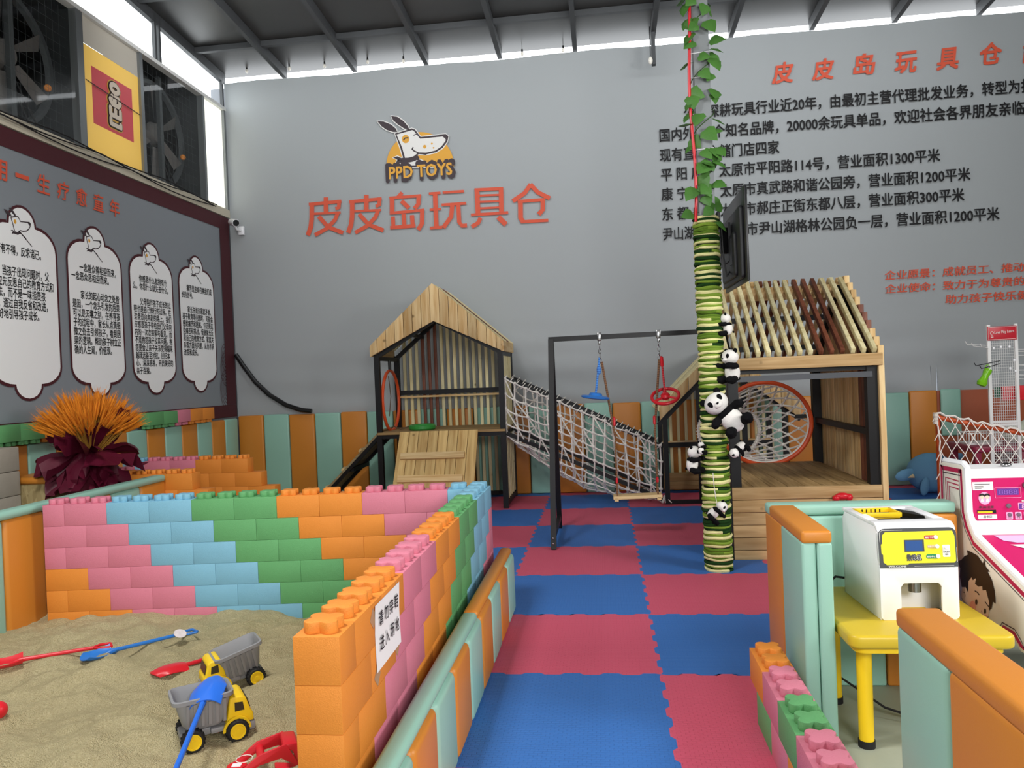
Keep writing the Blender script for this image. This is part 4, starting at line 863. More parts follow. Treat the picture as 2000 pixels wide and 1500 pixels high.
mb = MB()
for a in (PI/2, PI*7/6, PI*11/6): mb.beam(c0, c0+Rw@Vector((.125*math.cos(a), .125*math.sin(a), 0)), .035, .02)
part('spoke', mb, RED, rs, bevel=.004); part('hub', MB().lathe([(0, -.02), (.04, -.02), (.045, .01), (.03, .03), (0, .035)], c0, Rw, 20), RED, rs)
part('cord', MB().tube([(.55, 7.4, 1.73), (.565, 7.4, 1.5), c0], .010, 8), cordmat('red_cord', '#a81c22', '#d9434a'), rs); part('cord_knot', MB().tube([(.552, 7.4, 1.72), (.556, 7.4, 1.63)], .017, 8), RED, rs)

# ---------------------------------------------------------------- big hut with open slatted roof
h2 = thing('slatted_hut', 'large wooden play hut with open slatted roof and plank deck behind the bamboo pole', 'play hut', (1.65, 7.3, 0))
ZD, ZE, ZR_, YR2 = .595, 1.615, 2.36, 7.33; xa, xb, yf, yb2 = 1.06, 2.16, 6.54, 8.18
for x in (xa, xb):
    for y in (yf, yb2): part('post', MB().bb((x-.04, y-.04, 0), (x+.04, y+.04, 1.56)), STEEL, h2)
for y in (yf, yb2): part('header', MB().beam((xa, y, 1.555), (xb, y, 1.555), .05, .05), STEEL, h2)
part('cross_bar', MB().beam((xa, yf-.03, 1.49), (xb, yf-.03, 1.495), .05, .045), GREYST if False else mat('dark_grey_steel', '#45484d', .4), h2)
for x in (xa, xb):
    part('side_rail', MB().beam((x, yf, 1.555), (x, yb2, 1.555), .05, .05), STEEL, h2); part('side_rail', MB().beam((x, yf, 1.02), (x, yb2, 1.02), .05, .05), STEEL, h2)
    for y in (yf, yb2): part('roof_rail', MB().beam((x, y, 1.56), (x, YR2, 2.30), .045, .045, (1, 0, 0)), STEEL, h2)
part('rear_rail', MB().beam((1.95, yb2, 1.06), (xb, yb2, 1.06), .04, .04), STEEL, h2)
for q in (.35, .72): part('roof_purlin', MB().beam((xa, YR2+(yb2-YR2)*q, 2.30-.74*q), (xb, YR2+(yb2-YR2)*q, 2.30-.74*q), .05, .05), STEEL, h2)
part('roof_purlin', MB().beam((xa, 6.95, 1.93), (xb, 6.95, 1.93), .03, .03), STEEL, h2) if False else None
part('eave_board', MB().bb((1.03, yf-.085, 1.565), (2.235, yf-.055, 1.665)), wood('eave', 'X', '#c9a878', '#a5814f'), h2, bevel=.004)
part('eave_board', MB().bb((1.03, yb2+.055, 1.565), (2.235, yb2+.085, 1.665)), LW('X'), h2, bevel=.004)
part('ridge_board', MB().bb((1.03, YR2-.02, 2.20), (2.2, YR2+.02, 2.32)), LW('X'), h2, bevel=.003)
for i in range(15):
    x = 1.02+.083*i; m = RW('Z') if i in (9, 10, 11) else GW('Z')
    slat(h2, (x, YR2-.01, 2.365), (x, yf-.06, 1.685), .05, .034, m, (1, 0, 0), 'roof_slat')
for i in range(16):
    x = 1.02+.077*i; m = RW('Z') if i in (6, 7, 8, 11) else LW('Z')
    slat(h2, (x, YR2+.01, 2.365), (x, yb2+.06, 1.685), .05, .034, m, (1, 0, 0), 'roof_slat')
ztop = lambda y: 1.70+(2.41-1.70)*(1-abs(y-YR2)/(YR2-yf+.06))
for i in range(20):
    y0 = yf-.07+.088*i; m = RW('Z') if i in (3, 4, 5) else LW('Z')
    part('gable_slat', MB().bb((2.205, y0, .02), (2.25, y0+.082, max(1.66, ztop(y0+.04)))), m, h2, bevel=.004)
for i in range(8): part('deck_board', MB().bb((xa-.0+.137*i, yf-.03, ZD-.03), (xa+.134+.137*i, yb2+.0, ZD)), DW('Y'), h2, bevel=.003)
for k in range(6):
    z1 = ZD+.0-.104*k; part('front_plank', MB().bb((1.015, yf-.075, max(0.0, z1-.099)), (2.2, yf-.045, z1)), wood('front_plank', 'X', '#c6a676', '#a27f50'), h2, bevel=.003)
part('corner_strip', MB().bb((1.0, yf-.07, 0), (1.014, yf+.1, ZD)), STEEL, h2)
# orange hoop with a knotted net throat in the rear opening
hc = Vector((1.635, 8.14, 1.0))
hp2 = part('rope_hoop', MB().tube([hc+Vector((.462*math.cos(a), 0, .425*math.sin(a))) for a in [2*PI*i/56 for i in range(56)]], .022, 10, True), HOOP, h2)
part('hoop_lining', MB().tube([hc+Vector((.438*math.cos(a), .015, .402*math.sin(a))) for a in [2*PI*i/56 for i in range(56)]], .012, 8, True), ROPE, hp2)
def throat(a, v):
    r = 1-.28*v; c = hc+Vector((-.30*v**1.2, .95*v, -.16*v+.02*math.sin(PI*v))); sq = 1-.25*v*max(0, math.sin(a))
    return c+Vector((.44*r*math.cos(a), .05*noise.noise((a, v*3, 2)), .405*r*sq*math.sin(a)))
rope, knot = MB(), MB(); NA, NV = 20, 6
for i in range(NA):
    for j in range(NV):
        a = 2*PI*(i+.5*(j % 2))/NA; p = throat(a, j/NV)
        if j < NV-1:
            for s_ in (-.5, .5): q = throat(a+2*PI*s_/NA, (j+1)/NV); rope.tube([p, q], .010, 5)
        if j: knot.ell(p, .020, None, 7, 5)
part('net', rope, ROPE, hp2); part('knots', knot, ROPE, hp2)
mb = MB(); mb.tube([throat(2*PI*i/40, (NV-1)/NV) for i in range(40)], .022, 8, True)
for i in range(60):
    a = 2*PI*i/60; p = throat(a, (NV-1)/NV); q = (throat(a+.02, (NV-1)/NV)-p).normalized(); u_ = q.orthogonal().normalized(); v_ = q.cross(u_)
    mb.tube([p+(u_*math.cos(b)+v_*math.sin(b))*.025 for b in [2*PI*k/8 for k in range(8)]], .006, 4, True)
part('wrapped_ring', mb, ROPE, hp2)
hold = MB(); hold.ell((1.88, yf-.10, .515), (.06, .035, .03), None, 10, 7); hold.ell((1.83, yf-.10, .50), (.03, .03, .025)); hold.ell((1.93, yf-.10, .505), (.03, .03, .03))
part('climbing_hold', hold, RED, h2)

# ---------------------------------------------------------------- bamboo pole, steel column, ivy, cable, television
px_, py_ = .845, 6.17
pl = thing('bamboo_pole', 'thick pole wrapped in green and cream yarn like bamboo, standing on the foam mats', 'pole', (px_, py_, 0))
YC = [mat('yarn_olive', '#5f7d2a', .95, bump=.6, bs=150, spec=.1, var=.12, vs=30), mat('yarn_cream', '#e9e3a2', .95, bump=.6, bs=150, spec=.1), mat('yarn_dark', '#21401c', .95, bump=.6, bs=150, spec=.1), mat('yarn_green', '#7f9b3a', .95, bump=.6, bs=150, spec=.1)]
z = .0; mb = MB(); rnd = random.Random(11); last = 0
while z < 2.77:
    t_ = rnd.uniform(.010, .0145); R_ = .088+.010*(z < 1.0)+rnd.uniform(-.004, .006); ph = rnd.uniform(0, 6); am = rnd.uniform(.002, .012)
    if abs(z-.955) < .03: R_ -= .018
    n0 = len(mb.m)
    mb.tube([(px_+R_*math.cos(a), py_+R_*math.sin(a), z+t_+am*math.sin(a+ph)+.004*math.sin(3*a+ph)) for a in [2*PI*i/28 for i in range(28)]], t_*1.12, 7, True)
    pool = [0, 0, 3, 3, 2] if last == 1 else [0, 3, 1, 1, 1, 1, 2]; k1 = rnd.choice(pool); k2 = rnd.choice([k1, k1, 0, 3, 2]); c0_ = rnd.randrange(14, 28); last = k1
    for q in range(n0, len(mb.m)): mb.m[q] = k1 if ((q-n0)//7+21) % 28 < c0_ else k2
    z += 2*t_*.86
part('yarn_wrap', mb, YC, pl); part('core', MB().lathe([(0, 0), (.085, 0), (.085, 2.76), (0, 2.76)], (px_, py_, .005), None, 20), mat('dark_green_core', '#1d3012', .9), pl)
cl = thing('steel_column', 'grey steel column rising from the bamboo pole to the roof', 'column', (px_+.006, py_, 2.76))
cl['kind'] = 'thing'; part('column', MB().bb((px_-.052, py_-.052, 2.76), (px_+.068, py_+.068, CZ(py_)+.02)), mat('galvanised', '#8a8f91', .5, metal=.15, var=.15, vs=5), cl)
tie = MB()
for zz in (3.86, 4.05, 3.3): tie.tube([(px_-.075, py_-.058, zz), (px_+.075, py_-.058, zz+.01), (px_+.075, py_+.075, zz), (px_-.075, py_+.075, zz)], .003, 5, True)
part('cable_tie', tie, WHITE, cl)
solo('red_cable', MB().tube([(px_-.085+.012*math.sin(k*.8), py_-.07, 2.74+.17*k) for k in range(21)], .012, 8), RED, 'red cable running up the grey steel column beside the ivy', 'cable')
iv = thing('ivy_garland', 'artificial green ivy garland twisting up the grey steel column', 'garland', (px_, py_, 2.76))
vine = MB(); V = []
for i in range(220):
    a = i*.23; zz = 2.78+i*.0152; V.append(Vector((px_+.008+.088*math.cos(a), py_+.008+.088*math.sin(a), zz)))
vine.tube(V, .004, 5); part('vine', vine, mat('vine_stem', '#3c5a2c', .7), iv)
lv = MB(); rnd = random.Random(5)
LO = [(0, 0), (.30, -.05), (.55, .18), (.42, .42), (.38, .55), (.0, 1.05), (-.38, .55), (-.42, .42), (-.55, .18), (-.30, -.05)]
zz = 2.80
while zz < 6.1:
    for _ in range(rnd.choice((1, 2, 2, 3))):
        side = rnd.choice((-1, -1, 0, 1, 1)); a = -PI/2+side*rnd.uniform(.5, 1.5)+rnd.uniform(-.3, .3)
        out = Vector((math.cos(a), math.sin(a), 0)); p = Vector((px_, py_, zz+rnd.uniform(-.06, .06)))+out*rnd.uniform(.085, .12)
        dn = Vector((rnd.uniform(-.7, .7), -.25, -1+rnd.uniform(0, .9))).normalized(); nrm = (out+Vector((0, -.5, .35))+Vector((rnd.uniform(-.6, .6), rnd.uniform(-.4, .4), rnd.uniform(-.3, .5)))).normalized()
        sd = dn.cross(nrm).normalized(); nrm = sd.cross(dn); s_ = rnd.uniform(.085, .135)
        pts = [p+sd*(x*s_)+dn*(y*s_)+nrm*(-.12*s_*abs(x)) for x, y in LO]; c_ = p+dn*(.38*s_)+nrm*.01
        lv.add(pts+[c_], [(10, i, (i+1) % 10) for i in range(10)]); lv.tube([p, p-out*.06], .0025, 4)
    zz += .062
part('leaves', lv, mat('ivy_leaf', '#4c7c36', .5, var=.3, vs=5, bump=.2, bs=70), iv, keepn=True, sharp=1.5)
tv = thing('television', 'black flat television seen from behind, mounted on the bamboo pole', 'television', (1.07, 6.3, 2.2))
tz0, tz1 = 2.23, 2.93
def lean(b, dx): return Vector((1.065+dx+.00*(b-2.2), 0, 0)).x
f = lambda a, b, d: Vector((d+.06*(b-2.6)*0+.02*(a-6.3), a, b+(a-6.3)*.02))
part('panel', MB().prism([(5.72, tz0), (6.86, tz0), (6.86, tz1), (5.72, tz1)], f, 1.075, 1.095), mat('tv_black', '#1c1d1f', .35), tv, bevel=.006)
part('back_shell', MB().prism(rrect(5.80, tz0+.03, 6.78, tz1-.13, .03), f, 1.045, 1.076), mat('tv_shell', '#202124', .5), tv, bevel=.012); part('back_hump', MB().prism(rrect(5.95, tz0+.06, 6.63, tz1-.30, .03), f, 1.02, 1.05), mat('tv_shell', '#202124'), tv, bevel=.012)
part('socket_panel', MB().prism([(6.05, tz0+.16), (6.16, tz0+.16), (6.16, tz0+.36), (6.05, tz0+.36)], f, 1.016, 1.021), mat('socket_grey', '#3a3c3e', .5), tv)
part('bracket', MB().beam((.93, 6.2, 2.6), (1.03, 6.25, 2.6), .05, .20).box((1.02, 6.25, 2.58), (.02, .2, .3)).box((.945, 6.2, 2.6), (.02, .10, .45)), STEEL, tv)
part('power_cord', MB().tube([(1.02, 6.2, 2.35), (.98, 6.1, 2.3), (.96, 6.1, 2.45), (.955, 6.12, 2.7)], .006, 6), TYRE, tv)

# ---------------------------------------------------------------- plush pandas
def panda(label, loc, s, R, pose='hug', parts='all'):
    """local frame: z up along the body, -y is the face side"""
    t = thing('plush_panda', label, 'plush toy', loc, 'plush pandas on the bamboo pole'); t.rotation_euler = R.to_euler(); K = dict(local=True)
    E = lambda c, r, Q=None, nu=16, nv=11: MB().ell(Vector(c)*s, tuple(x*s for x in r), Q, nu, nv)
    part('body', E((0, 0, .0), (.30, .27, .40)), PWHITE, t, **K)
    part('shoulders', E((0, 0, .20), (.285, .262, .16)), PBLK, t, **K)
    hd = part('head', E((0, -.06, .58), (.34, .31, .29)), PWHITE, t, **K)
    part('muzzle', E((0, -.33, .51), (.13, .09, .09)), PWHITE, hd, **K); part('nose', E((0, -.415, .55), (.04, .025, .028)), PBLK, hd, **K)
    for x in (-1, 1):
        part('ear', E((x*.25, 0, .82), (.095, .06, .095)), PBLK, hd, **K); part('eye_patch', E((x*.145, -.305, .63), (.075, .045, .105), Ry(x*.5)), PBLK, hd, **K)
        if pose == 'hug': part('arm', MB().tube([Vector(p)*s for p in ((x*.24, -.02, .24), (x*.34, -.22, .25), (x*.30, -.42, .30), (x*.22, -.48, .32))], [.12*s, .12*s, .105*s, .07*s], 10), PBLK, t, **K)
        else: part('arm', MB().tube([Vector(p)*s for p in ((x*.22, -.04, .20), (x*.38, -.12, .20), (x*.46, -.20, .14), (x*.48, -.23, .10))], [.11*s, .12*s, .11*s, .07*s], 10), PBLK, t, **K)
        part('leg', MB().tube([Vector(p)*s for p in ((x*.20, -.06, -.24), (x*.30, -.28, -.28), (x*.30, -.45, -.24), (x*.29, -.52, -.22))], [.13*s, .15*s, .14*s, .09*s], 10), PBLK, t, **K)
    part('tail', E((0, .28, -.26), (.07, .06, .07)), PBLK, t, **K)
    return t
side = lambda a, tw=0, lean_=0: Rz(a)@Rx(tw)@Ry(lean_)
panda('small plush panda hugging the pole just below the television', (.975, 6.12, 1.90), .135, side(-PI/2-.3)@Rx(.1))
panda('plush panda hugging the pole beside the roof eave of the slatted hut', (.99, 6.08, 1.555), .205, side(-PI/2+.55)@Rx(.05))
panda('largest plush panda lying on its back across the front of the pole', (.955, 5.99, 1.20), .28, Ry(-.72)@Rx(-.15), 'open')
panda('tiny plush panda hanging upside down under the largest panda', (1.02, 6.04, .98), .12, side(-PI/2+.4)@Rx(2.2))
panda('plush panda on the swing side of the pole carrying a baby panda', (.66, 6.09, .85), .165, side(PI/2-.5)@Rx(.1))
panda('tiny baby panda on the shoulder of the panda on the swing side', (.72, 5.99, .965), .08, side(PI/2)@Ry(.5))
pp = panda('small plush panda hanging low on the front of the pole by a white string', (.80, 6.02, .475), .14, Ry(.85)@Rz(.75))
solo('hanging_string', MB().tube([(.835, 6.055, .50), (.815, 6.05, .68), (.81, 6.05, .78)], .003, 5), ROPE, 'thin white string holding the lowest small panda on the pole', 'string')
# ---------------------------------------------------------------- yellow table and bead counting machine
tb = thing('plastic_table', 'yellow plastic table with round legs behind the padded wall, carrying the white machine', 'table', (1.25, 3.5, -.02))
part('tabletop', MB().prism(rrect(.935, 3.17, 1.565, 3.89, .045), lambda a, b, d: Vector((a, b, d)), .445, .50), mat('table_yellow', '#cdb02c', .38, var=.06, vs=6), tb, bevel=.014, seg=3)
part('tabletop_rim', MB().prism(rrect(.965, 3.20, 1.535, 3.85, .04), lambda a, b, d: Vector((a, b, d)), .42, .45), YEL, tb)
for x, y in ((1.035, 3.335), (1.47, 3.335), (1.035, 3.77), (1.47, 3.77)):
    lg_ = part('leg', MB().lathe([(0, 0), (.030, 0), (.031, .43), (0, .43)], (x, y, .005), None, 20), YEL, tb); part('leg_cap', MB().lathe([(0, 0), (.034, 0), (.034, .03), (0, .03)], (x, y, -.02), None, 20), TYRE, lg_)
mc = thing('bead_counter', 'white boxy bead counting machine with yellow control panel standing on the yellow table', 'machine', (1.28, 3.37, .50))
K = dict(local=True)
W_, D_, H_ = .318, .43, .405
mc.rotation_euler = (0, 0, .045)
f = lambda a, b, d: Vector((d, a, b))
prof = [(0, .0), (0, .225), (.012, .375), (.022, .393), (.045, .405), (D_-.03, .405), (D_, .375), (D_, 0)]
# front wall with the cup opening, built as a C-shaped outline
front = rrect(-W_/2, 0, W_/2, .24, .02)
hole = [(-.075, 0), (-.075, .14), (-.06, .155), (.075, .155), (.09, .14), (.09, 0)]
C_ = [(-W_/2, .012), (-W_/2+.012, 0), (-.075, 0), (-.075, .14), (-.062, .155), (.077, .155), (.09, .14), (.09, 0), (W_/2-.012, 0), (W_/2, .012), (W_/2, .23), (-W_/2, .23)]
part('front_plate', MB().prism(C_, lambda a, b, d: Vector((a, d, b)), 0, .012), WHITE, mc, bevel=.002, **K)
sh = MB()
for x0, x1 in ((-W_/2, -W_/2+.012), (W_/2-.012, W_/2)): sh.prism([(.010, .0), (.010, .225), (.022, .372), (.04, .39), (D_-.03, .39), (D_, .36), (D_, 0)], f, x0, x1)
sh.box((0, D_-.006, .18), (W_, .012, .36)); sh.box((0, .012+.08, .30), (W_-.02, .02, .17)) ; sh.box((0, .16, .09), (W_-.02, .01, .18))
part('side_shell', sh, WHITE, mc, bevel=.003, **K)
part('top_shell', MB().prism([(.012, .372), (.022, .392), (.045, .405), (.11, .405), (.11, .39), (.05, .39), (.03, .375)], f, -W_/2, W_/2).box((-W_/2+.022, .25, .3975), (.044, .29, .015)).box((W_/2-.022, .25, .3975), (.044, .29, .015)).box((0, .41, .3975), (W_, .045, .015)), WHITE, mc, bevel=.003, **K)
part('tray', MB().box((0, .25, .375), (W_-.08, .29, .01)), mat('machine_black', '#26282b', .4), mc, **K)
hop = MB(); hop.box((-.045, .25, .398), (.17, .012, .02)).box((-.045, .37, .398), (.17, .012, .02)).box((-.125, .31, .398), (.012, .13, .02)).box((.035, .31, .398), (.012, .13, .02)).box((-.045, .31, .383), (.16, .12, .004))
part('hopper_basket', hop, YEL, mc, bevel=.002, **K)
part('hopper_slots', MB().box((-.09, .364, .396), (.006, .001, .014)).box((-.07, .364, .396), (.006, .001, .014)).box((-.05, .364, .396), (.006, .001, .014)).box((-.03, .364, .396), (.006, .001, .014)).box((-.01, .364, .396), (.006, .001, .014)), STEEL, mc, **K)
part('chute', MB().box((.10, .27, .39), (.05, .2, .02), Rz(.5)), STEEL, mc, **K)
part('outlet_tube', MB().lathe([(0, 0), (.026, 0), (.026, .06), (0, .06)], (.005, .06, .105), None, 24), CHROME, mc, **K)
part('cup_bay', MB().box((0, .10, .003), (.17, .18, .006)), YEL, mc, **K)
# the sloped control panel
pu = Vector((0, .013, .16)).normalized(); PO = Vector((-W_/2, -.001, .222)); P2 = lambda d: (lambda a, b: PO+Vector((a, 0, 0))+pu*b+Vector((0, -d, 0)))
def pdec(name, polys, m, d, strokes=(), parent=mc):
    mb = MB()
    for P in polys: mb.flat([P2(d)(*p) for p in P])
    for P, w_ in strokes: ribbon(mb, P, w_, P2(d))
    return part(name, mb, m, parent, keepn=True, **K)
DG = mat('panel_grey', '#4b4d50', .5); PY = mat('panel_yellow', '#eee62e', .5)
PH = .158
part('panel_backing', MB().prism(rrect(0, 0, W_, .166, .028), lambda a, b, d: P2(0)(a, b)+Vector((0, d, 0)), -.0004, .02), WHITE, mc, **K)
pdec('panel_border', [[(0, 0), (W_, 0)]+rrect(0, -.1, W_, PH+.006, .028)[:12]], DG, .0012)
pdec('panel_face', [[(.03, .012), (.115, .012), (.12, .018), (W_-.015, .018), (W_-.008, .026), (W_-.008, PH-.03), (W_-.016, PH-.008), (.03, PH-.008), (.016, PH-.022), (.016, PH-.055), (.010, PH-.06), (.010, .062), (.016, .055), (.016, .024)]], PY, .002)
pdec('panel_lines', [], LWH, .0022, [([(.006, PH-.05), (.006, PH-.012), (.016, PH-.001), (.10, PH-.001)], .0014), ([(.14, .006), (.3, .006)], .0014), ([(W_-.003, .02), (W_-.003, .08)], .0014)])
pdec('screen_frame', [[(.104, .066), (.185, .066), (.185, .116), (.104, .116)]], DG, .0025); pdec('screen', [[(.109, .070), (.178, .070), (.178, .112), (.109, .112)]], mat('lcd_blue', '#3d5d98', .1, spec=.8), .003)
pdec('welcome_strip', [[(.030, .000), (.112, .000), (.119, .013), (.022, .013)]], DG, .0026)
for (c, x0, y0, x1, y1) in (('#c8323c', .187, .116, .244, .133), ('#e0c070', .196, .079, .246, .094), ('#1e8a5a', .19, .036, .246, .054)): pdec('button_badge', [rrect(x0, y0, x1, y1, .007)], mat('badge'+c, c, .5), .0026)
pdec('button_badge', [rrect(.258, .042, .288, .092, .004)], LWH, .0026)
for x, y, r in ((.233, .1245, .0085), (.236, .0865, .0085), (.237, .045, .0085), (.273, .082, .0085)):
    part('push_button', MB().lathe([(0, 0), (r, 0), (r, .005), (r*.8, .007), (0, .007)], P2(.002)(x, y), Rx(PI/2-.08), 20), mat('button_white', '#f7f6f2', .3), mc, **K)
def ptx(body, x, y, w_, h, m, bold=.02, d=.0032): txt(body, 'lettering', mc, m, ORG[mc.name]+P2(d)(x, y), (1, 0, 0), pu, w_, h, bold)
ptx('数珠机', .112, .030, .058, .024, DG, .08, .0027); ptx('数珠机', .114, .032, .054, .020, LWH, .02); ptx('WELCOME', .034, .003, .072, .007, LWH, .03)
for body, x, y, w_ in (('确定/个位', .190, .1205, .033), ('加减/个位', .199, .083, .027), ('启动/停止', .193, .041, .034)): ptx(body, x, y, w_, .0075, LWH, .03)
ptx('归零/复位', .260, .060, .026, .006, DG, .02); ptx('重启', .267, .050, .012, .006, DG, .02)
solo('power_cable', MB().tube([(1.14, 3.80, .56), (1.08, 3.86, .555), (1.03, 3.88, .50), (1.0, 3.9, .3), (1.05, 3.80, .10), (1.20, 3.6, .03), (1.36, 3.52, .0)], .006, 6), TYRE, 'black power cable hanging behind the yellow table from the white machine', 'cable')

# ---------------------------------------------------------------- pink game cabinet
gc = thing('game_cabinet', 'white and pink tabletop pinball style game cabinet behind the yellow table', 'arcade game', (2.0, 3.8, 0))
X0, X1 = 1.72, 2.62; f = lambda a, b, d: Vector((d, a, b))
SIDE = [(4.22, .30), (4.22, 1.045), (4.18, 1.06), (3.97, 1.068), (3.945, 1.05), (3.935, .84), (3.91, .79), (3.86, .735), (3.38, .60), (3.36, .58), (3.40, .33), (3.48, .33), (3.53, .36), (3.60, .36), (3.66, .30)]
CAB = mat('cabinet_cream', '#ece6d8', .35); PNK = mat('cabinet_pink', '#c2155f', .35); MAG = mat('cabinet_magenta', '#b8174f', .4)
for x in (X0, X1): part('side_panel', MB().prism(SIDE, f, x, x+.03), CAB, gc, bevel=.004)
part('edge_trim', MB().tube([(X0+.015, a, b+.006) for a, b in SIDE[2:10]], .016, 8), WHITE, gc)
part('cabinet_body', MB().prism([(4.2, .36), (4.2, 1.04), (3.985, 1.045), (3.965, .80), (3.90, .735), (3.42, .585), (3.42, .36)], f, X0+.03, X1), WHITE, gc)
sp_ = lambda d: (lambda a, b: Vector((X0-d, a, b)))
def inset(P, g):                                    # border line following the side outline
    return grow([(a*1000, b*1000) for a, b in P], g*1000)
IN = [(a/1000, b/1000) for a, b in inset(SIDE, -.030)]; IN2 = [(a/1000, b/1000) for a, b in inset(SIDE, -.052)]
decal('side_border', [], MAG, sp_(.001), gc, [(IN+[IN[0]], .022)]); decal('side_line', [], LDK, sp_(.0012), gc, [(IN2+[IN2[0]], .005)])
for k in range(3): decal('side_stripe', [], MAG, sp_(.0013), gc, [([(4.145-.02*k, .80), (4.145-.02*k, .985-.02*k), (4.00, .985-.02*k)], .007)])
SKIN = mat('print_skin', '#eacdb0', .5); HAIR = mat('print_hair', '#191614', .5); CHEEK = mat('print_cheek', '#e5a08a', .5)
BY = lambda x, y: tuple(at(1860+x/6, 1060+y/6, X=1.72))[1:]
bdec = lambda n, P, m, d, s=(): decal(n, [[BY(*p) for p in q] for q in P], m, sp_(d), gc, [([BY(*p) for p in a], w_) for a, w_ in s])
bdec('boy_face', [[(190, 430), (240, 400), (350, 470), (410, 560), (440, 700), (430, 880), (405, 935), (330, 900), (230, 820), (175, 710), (120, 690), (105, 600), (120, 530), (160, 520), (190, 580)]], SKIN, .0015)
bdec('boy_hair', [[(60, 222), (110, 200), (150, 155), (185, 140), (175, 85), (230, 110), (300, 150), (345, 215), (365, 240), (375, 180), (398, 280), (445, 340), (420, 340), (470, 440), (500, 560), (512, 715), (480, 690), (465, 770), (435, 795), (435, 690), (400, 555), (360, 560), (355, 510), (310, 515), (270, 480), (285, 410), (245, 440), (230, 405), (195, 450), (190, 585), (160, 520), (115, 520), (92, 400), (97, 300)]], HAIR, .002)
bdec('boy_cheeks', [ring(245, 750, 36, 70, 0, 360, 20), ring(400, 890, 22, 45, 0, 360, 20)], CHEEK, .0025)
bdec('boy_features', [ring(288, 693, 13, 34, 0, 360, 16), ring(390, 802, 13, 32, 0, 360, 16)], HAIR, .003, [([(270, 565), (300, 580), (322, 610)], .006), ([(390, 690), (435, 750)], .006), ([(300, 800), (312, 840), (335, 862)], .003), ([(345, 795), (357, 820)], .003), ([(105, 560), (110, 640), (150, 700), (172, 708), (230, 820), (405, 935), (430, 860)], .003), ([(130, 575), (155, 590), (160, 630)], .003)])
# upper front panel
FP = lambda d: (lambda a, b: Vector((X0+.03+a, 3.983-.02*(1-b/.26)-d, .785+b)))
def fdec(n, P, m, d, s=()): return decal(n, P, m, FP(d), gc, s)
fdec('front_panel', [[(.035, -.0), (.82, -.0), (.82, .215), (.01, .215), (.01, .05)]], PNK, .004)
fdec('notice_label', [[(.02, .158), (.115, .158), (.115, .198), (.02, .198)]], LWH, .0055); fdec('label_lines', [], LDK, .006, [([(.03, .187), (.10, .187)], .003), ([(.03, .178), (.07, .178)], .002), ([(.03, .172), (.07, .172)], .002), ([(.03, .166), (.06, .166)], .002)])
LIL = mat('display_lilac', '#6a3f94', .3); PKL = mat('pale_pink', '#f2a9d0', .5)
fdec('display_frame', [rrect(.12, .118, .24, .168, .003)], PKL, .0055); fdec('display_frame', [rrect(.122, .12, .238, .166, .003)], PNK, .0058); fdec('display', [[(.13, .132), (.229, .132), (.229, .163), (.13, .163)]], LIL, .0062)
fdec('display_frame', [rrect(.27, .10, .36, .168, .003)], PKL, .0055); fdec('display', [[(.275, .12), (.355, .12), (.355, .163), (.275, .163)]], mat('machine_black', '#26282b'), .0062)
fdec('round_badge', [ring(.072, .118, .028, .03)], PKL, .0055); fdec('badge_figures', [ring(.060, .132, .013, .010), ring(.084, .132, .013, .010)], HAIR, .006); fdec('badge_faces', [ring(.060, .124, .010, .008), ring(.084, .124, .010, .008)], SKIN, .0063); fdec('badge_figures', [[(.052, .1), (.068, .1), (.064, .116), (.056, .116)], [(.076, .1), (.092, .1), (.088, .116), (.08, .116)]], LWH, .0061)
txt('幸运扭蛋', 'lettering', gc, LDK, FP(.006)(.042, .07), (1, 0, 0), (0, 0, 1), .068, .012, .02)
fdec('card_slot', [[(.033, .046), (.12, .046), (.12, .062), (.033, .062)]], STEEL, .0055); fdec('card_slot_plate', [[(.035, .047), (.103, .047), (.103, .056), (.035, .056)]], YEL, .006)
fdec('slot_label', [rrect(.036, .018, .122, .04, .002)], LWH, .0055); txt('出卡口', 'lettering', gc, LDK, FP(.006)(.06, .024), (1, 0, 0), (0, 0, 1), .038, .012, .03)
fdec('small_display', [rrect(.222, .06, .30, .094, .003)], PKL, .0055); fdec('small_display', [rrect(.226, .063, .29, .091, .002)], LIL, .006)
txt('88', 'lettering', gc, PKL, FP(.0066)(.236, .066), (1, 0, 0), (0, 0, 1), .044, .022, .0); txt('8888', 'lettering', gc, mat('display_dim', '#8a5fb4', .4), FP(.0066)(.138, .136), (1, 0, 0), (0, 0, 1), .084, .022, .0); txt('倍率显示', 'lettering', gc, LWH, FP(.006)(.238, .099), (1, 0, 0), (0, 0, 1), .044, .008, .04)
for k in range(3):
    x = .165+.04*k; fdec('key_plate', [rrect(x, .014, x+.03, .05, .004)], PKL, .0055); txt(f'×{2+2*k}', 'lettering', gc, LDK, FP(.006)(x+.007, .018), (1, 0, 0), (0, 0, 1), .015, .008, .0)
    part('key', MB().lathe([(0, 0), (.010, 0), (.009, .006), (0, .007)], FP(.006)(x+.015, .037), Rx(PI/2), 16), mat('key_grey', '#6b5a68', .5), gc)
part('key', MB().lathe([(0, 0), (.012, 0), (.010, .006), (0, .007)], FP(.006)(.178, .08), Rx(PI/2), 16), mat('key_grey', '#6b5a68'), gc)
part('lock', MB().lathe([(0, 0), (.017, 0), (.017, .012), (0, .013)], FP(.005)(.263, .178), Rx(PI/2), 20), CHROME, gc)
part('lamp', MB().ell((X0+.25, 4.06, 1.052), (.025, .02, .012)), CHROME, gc)
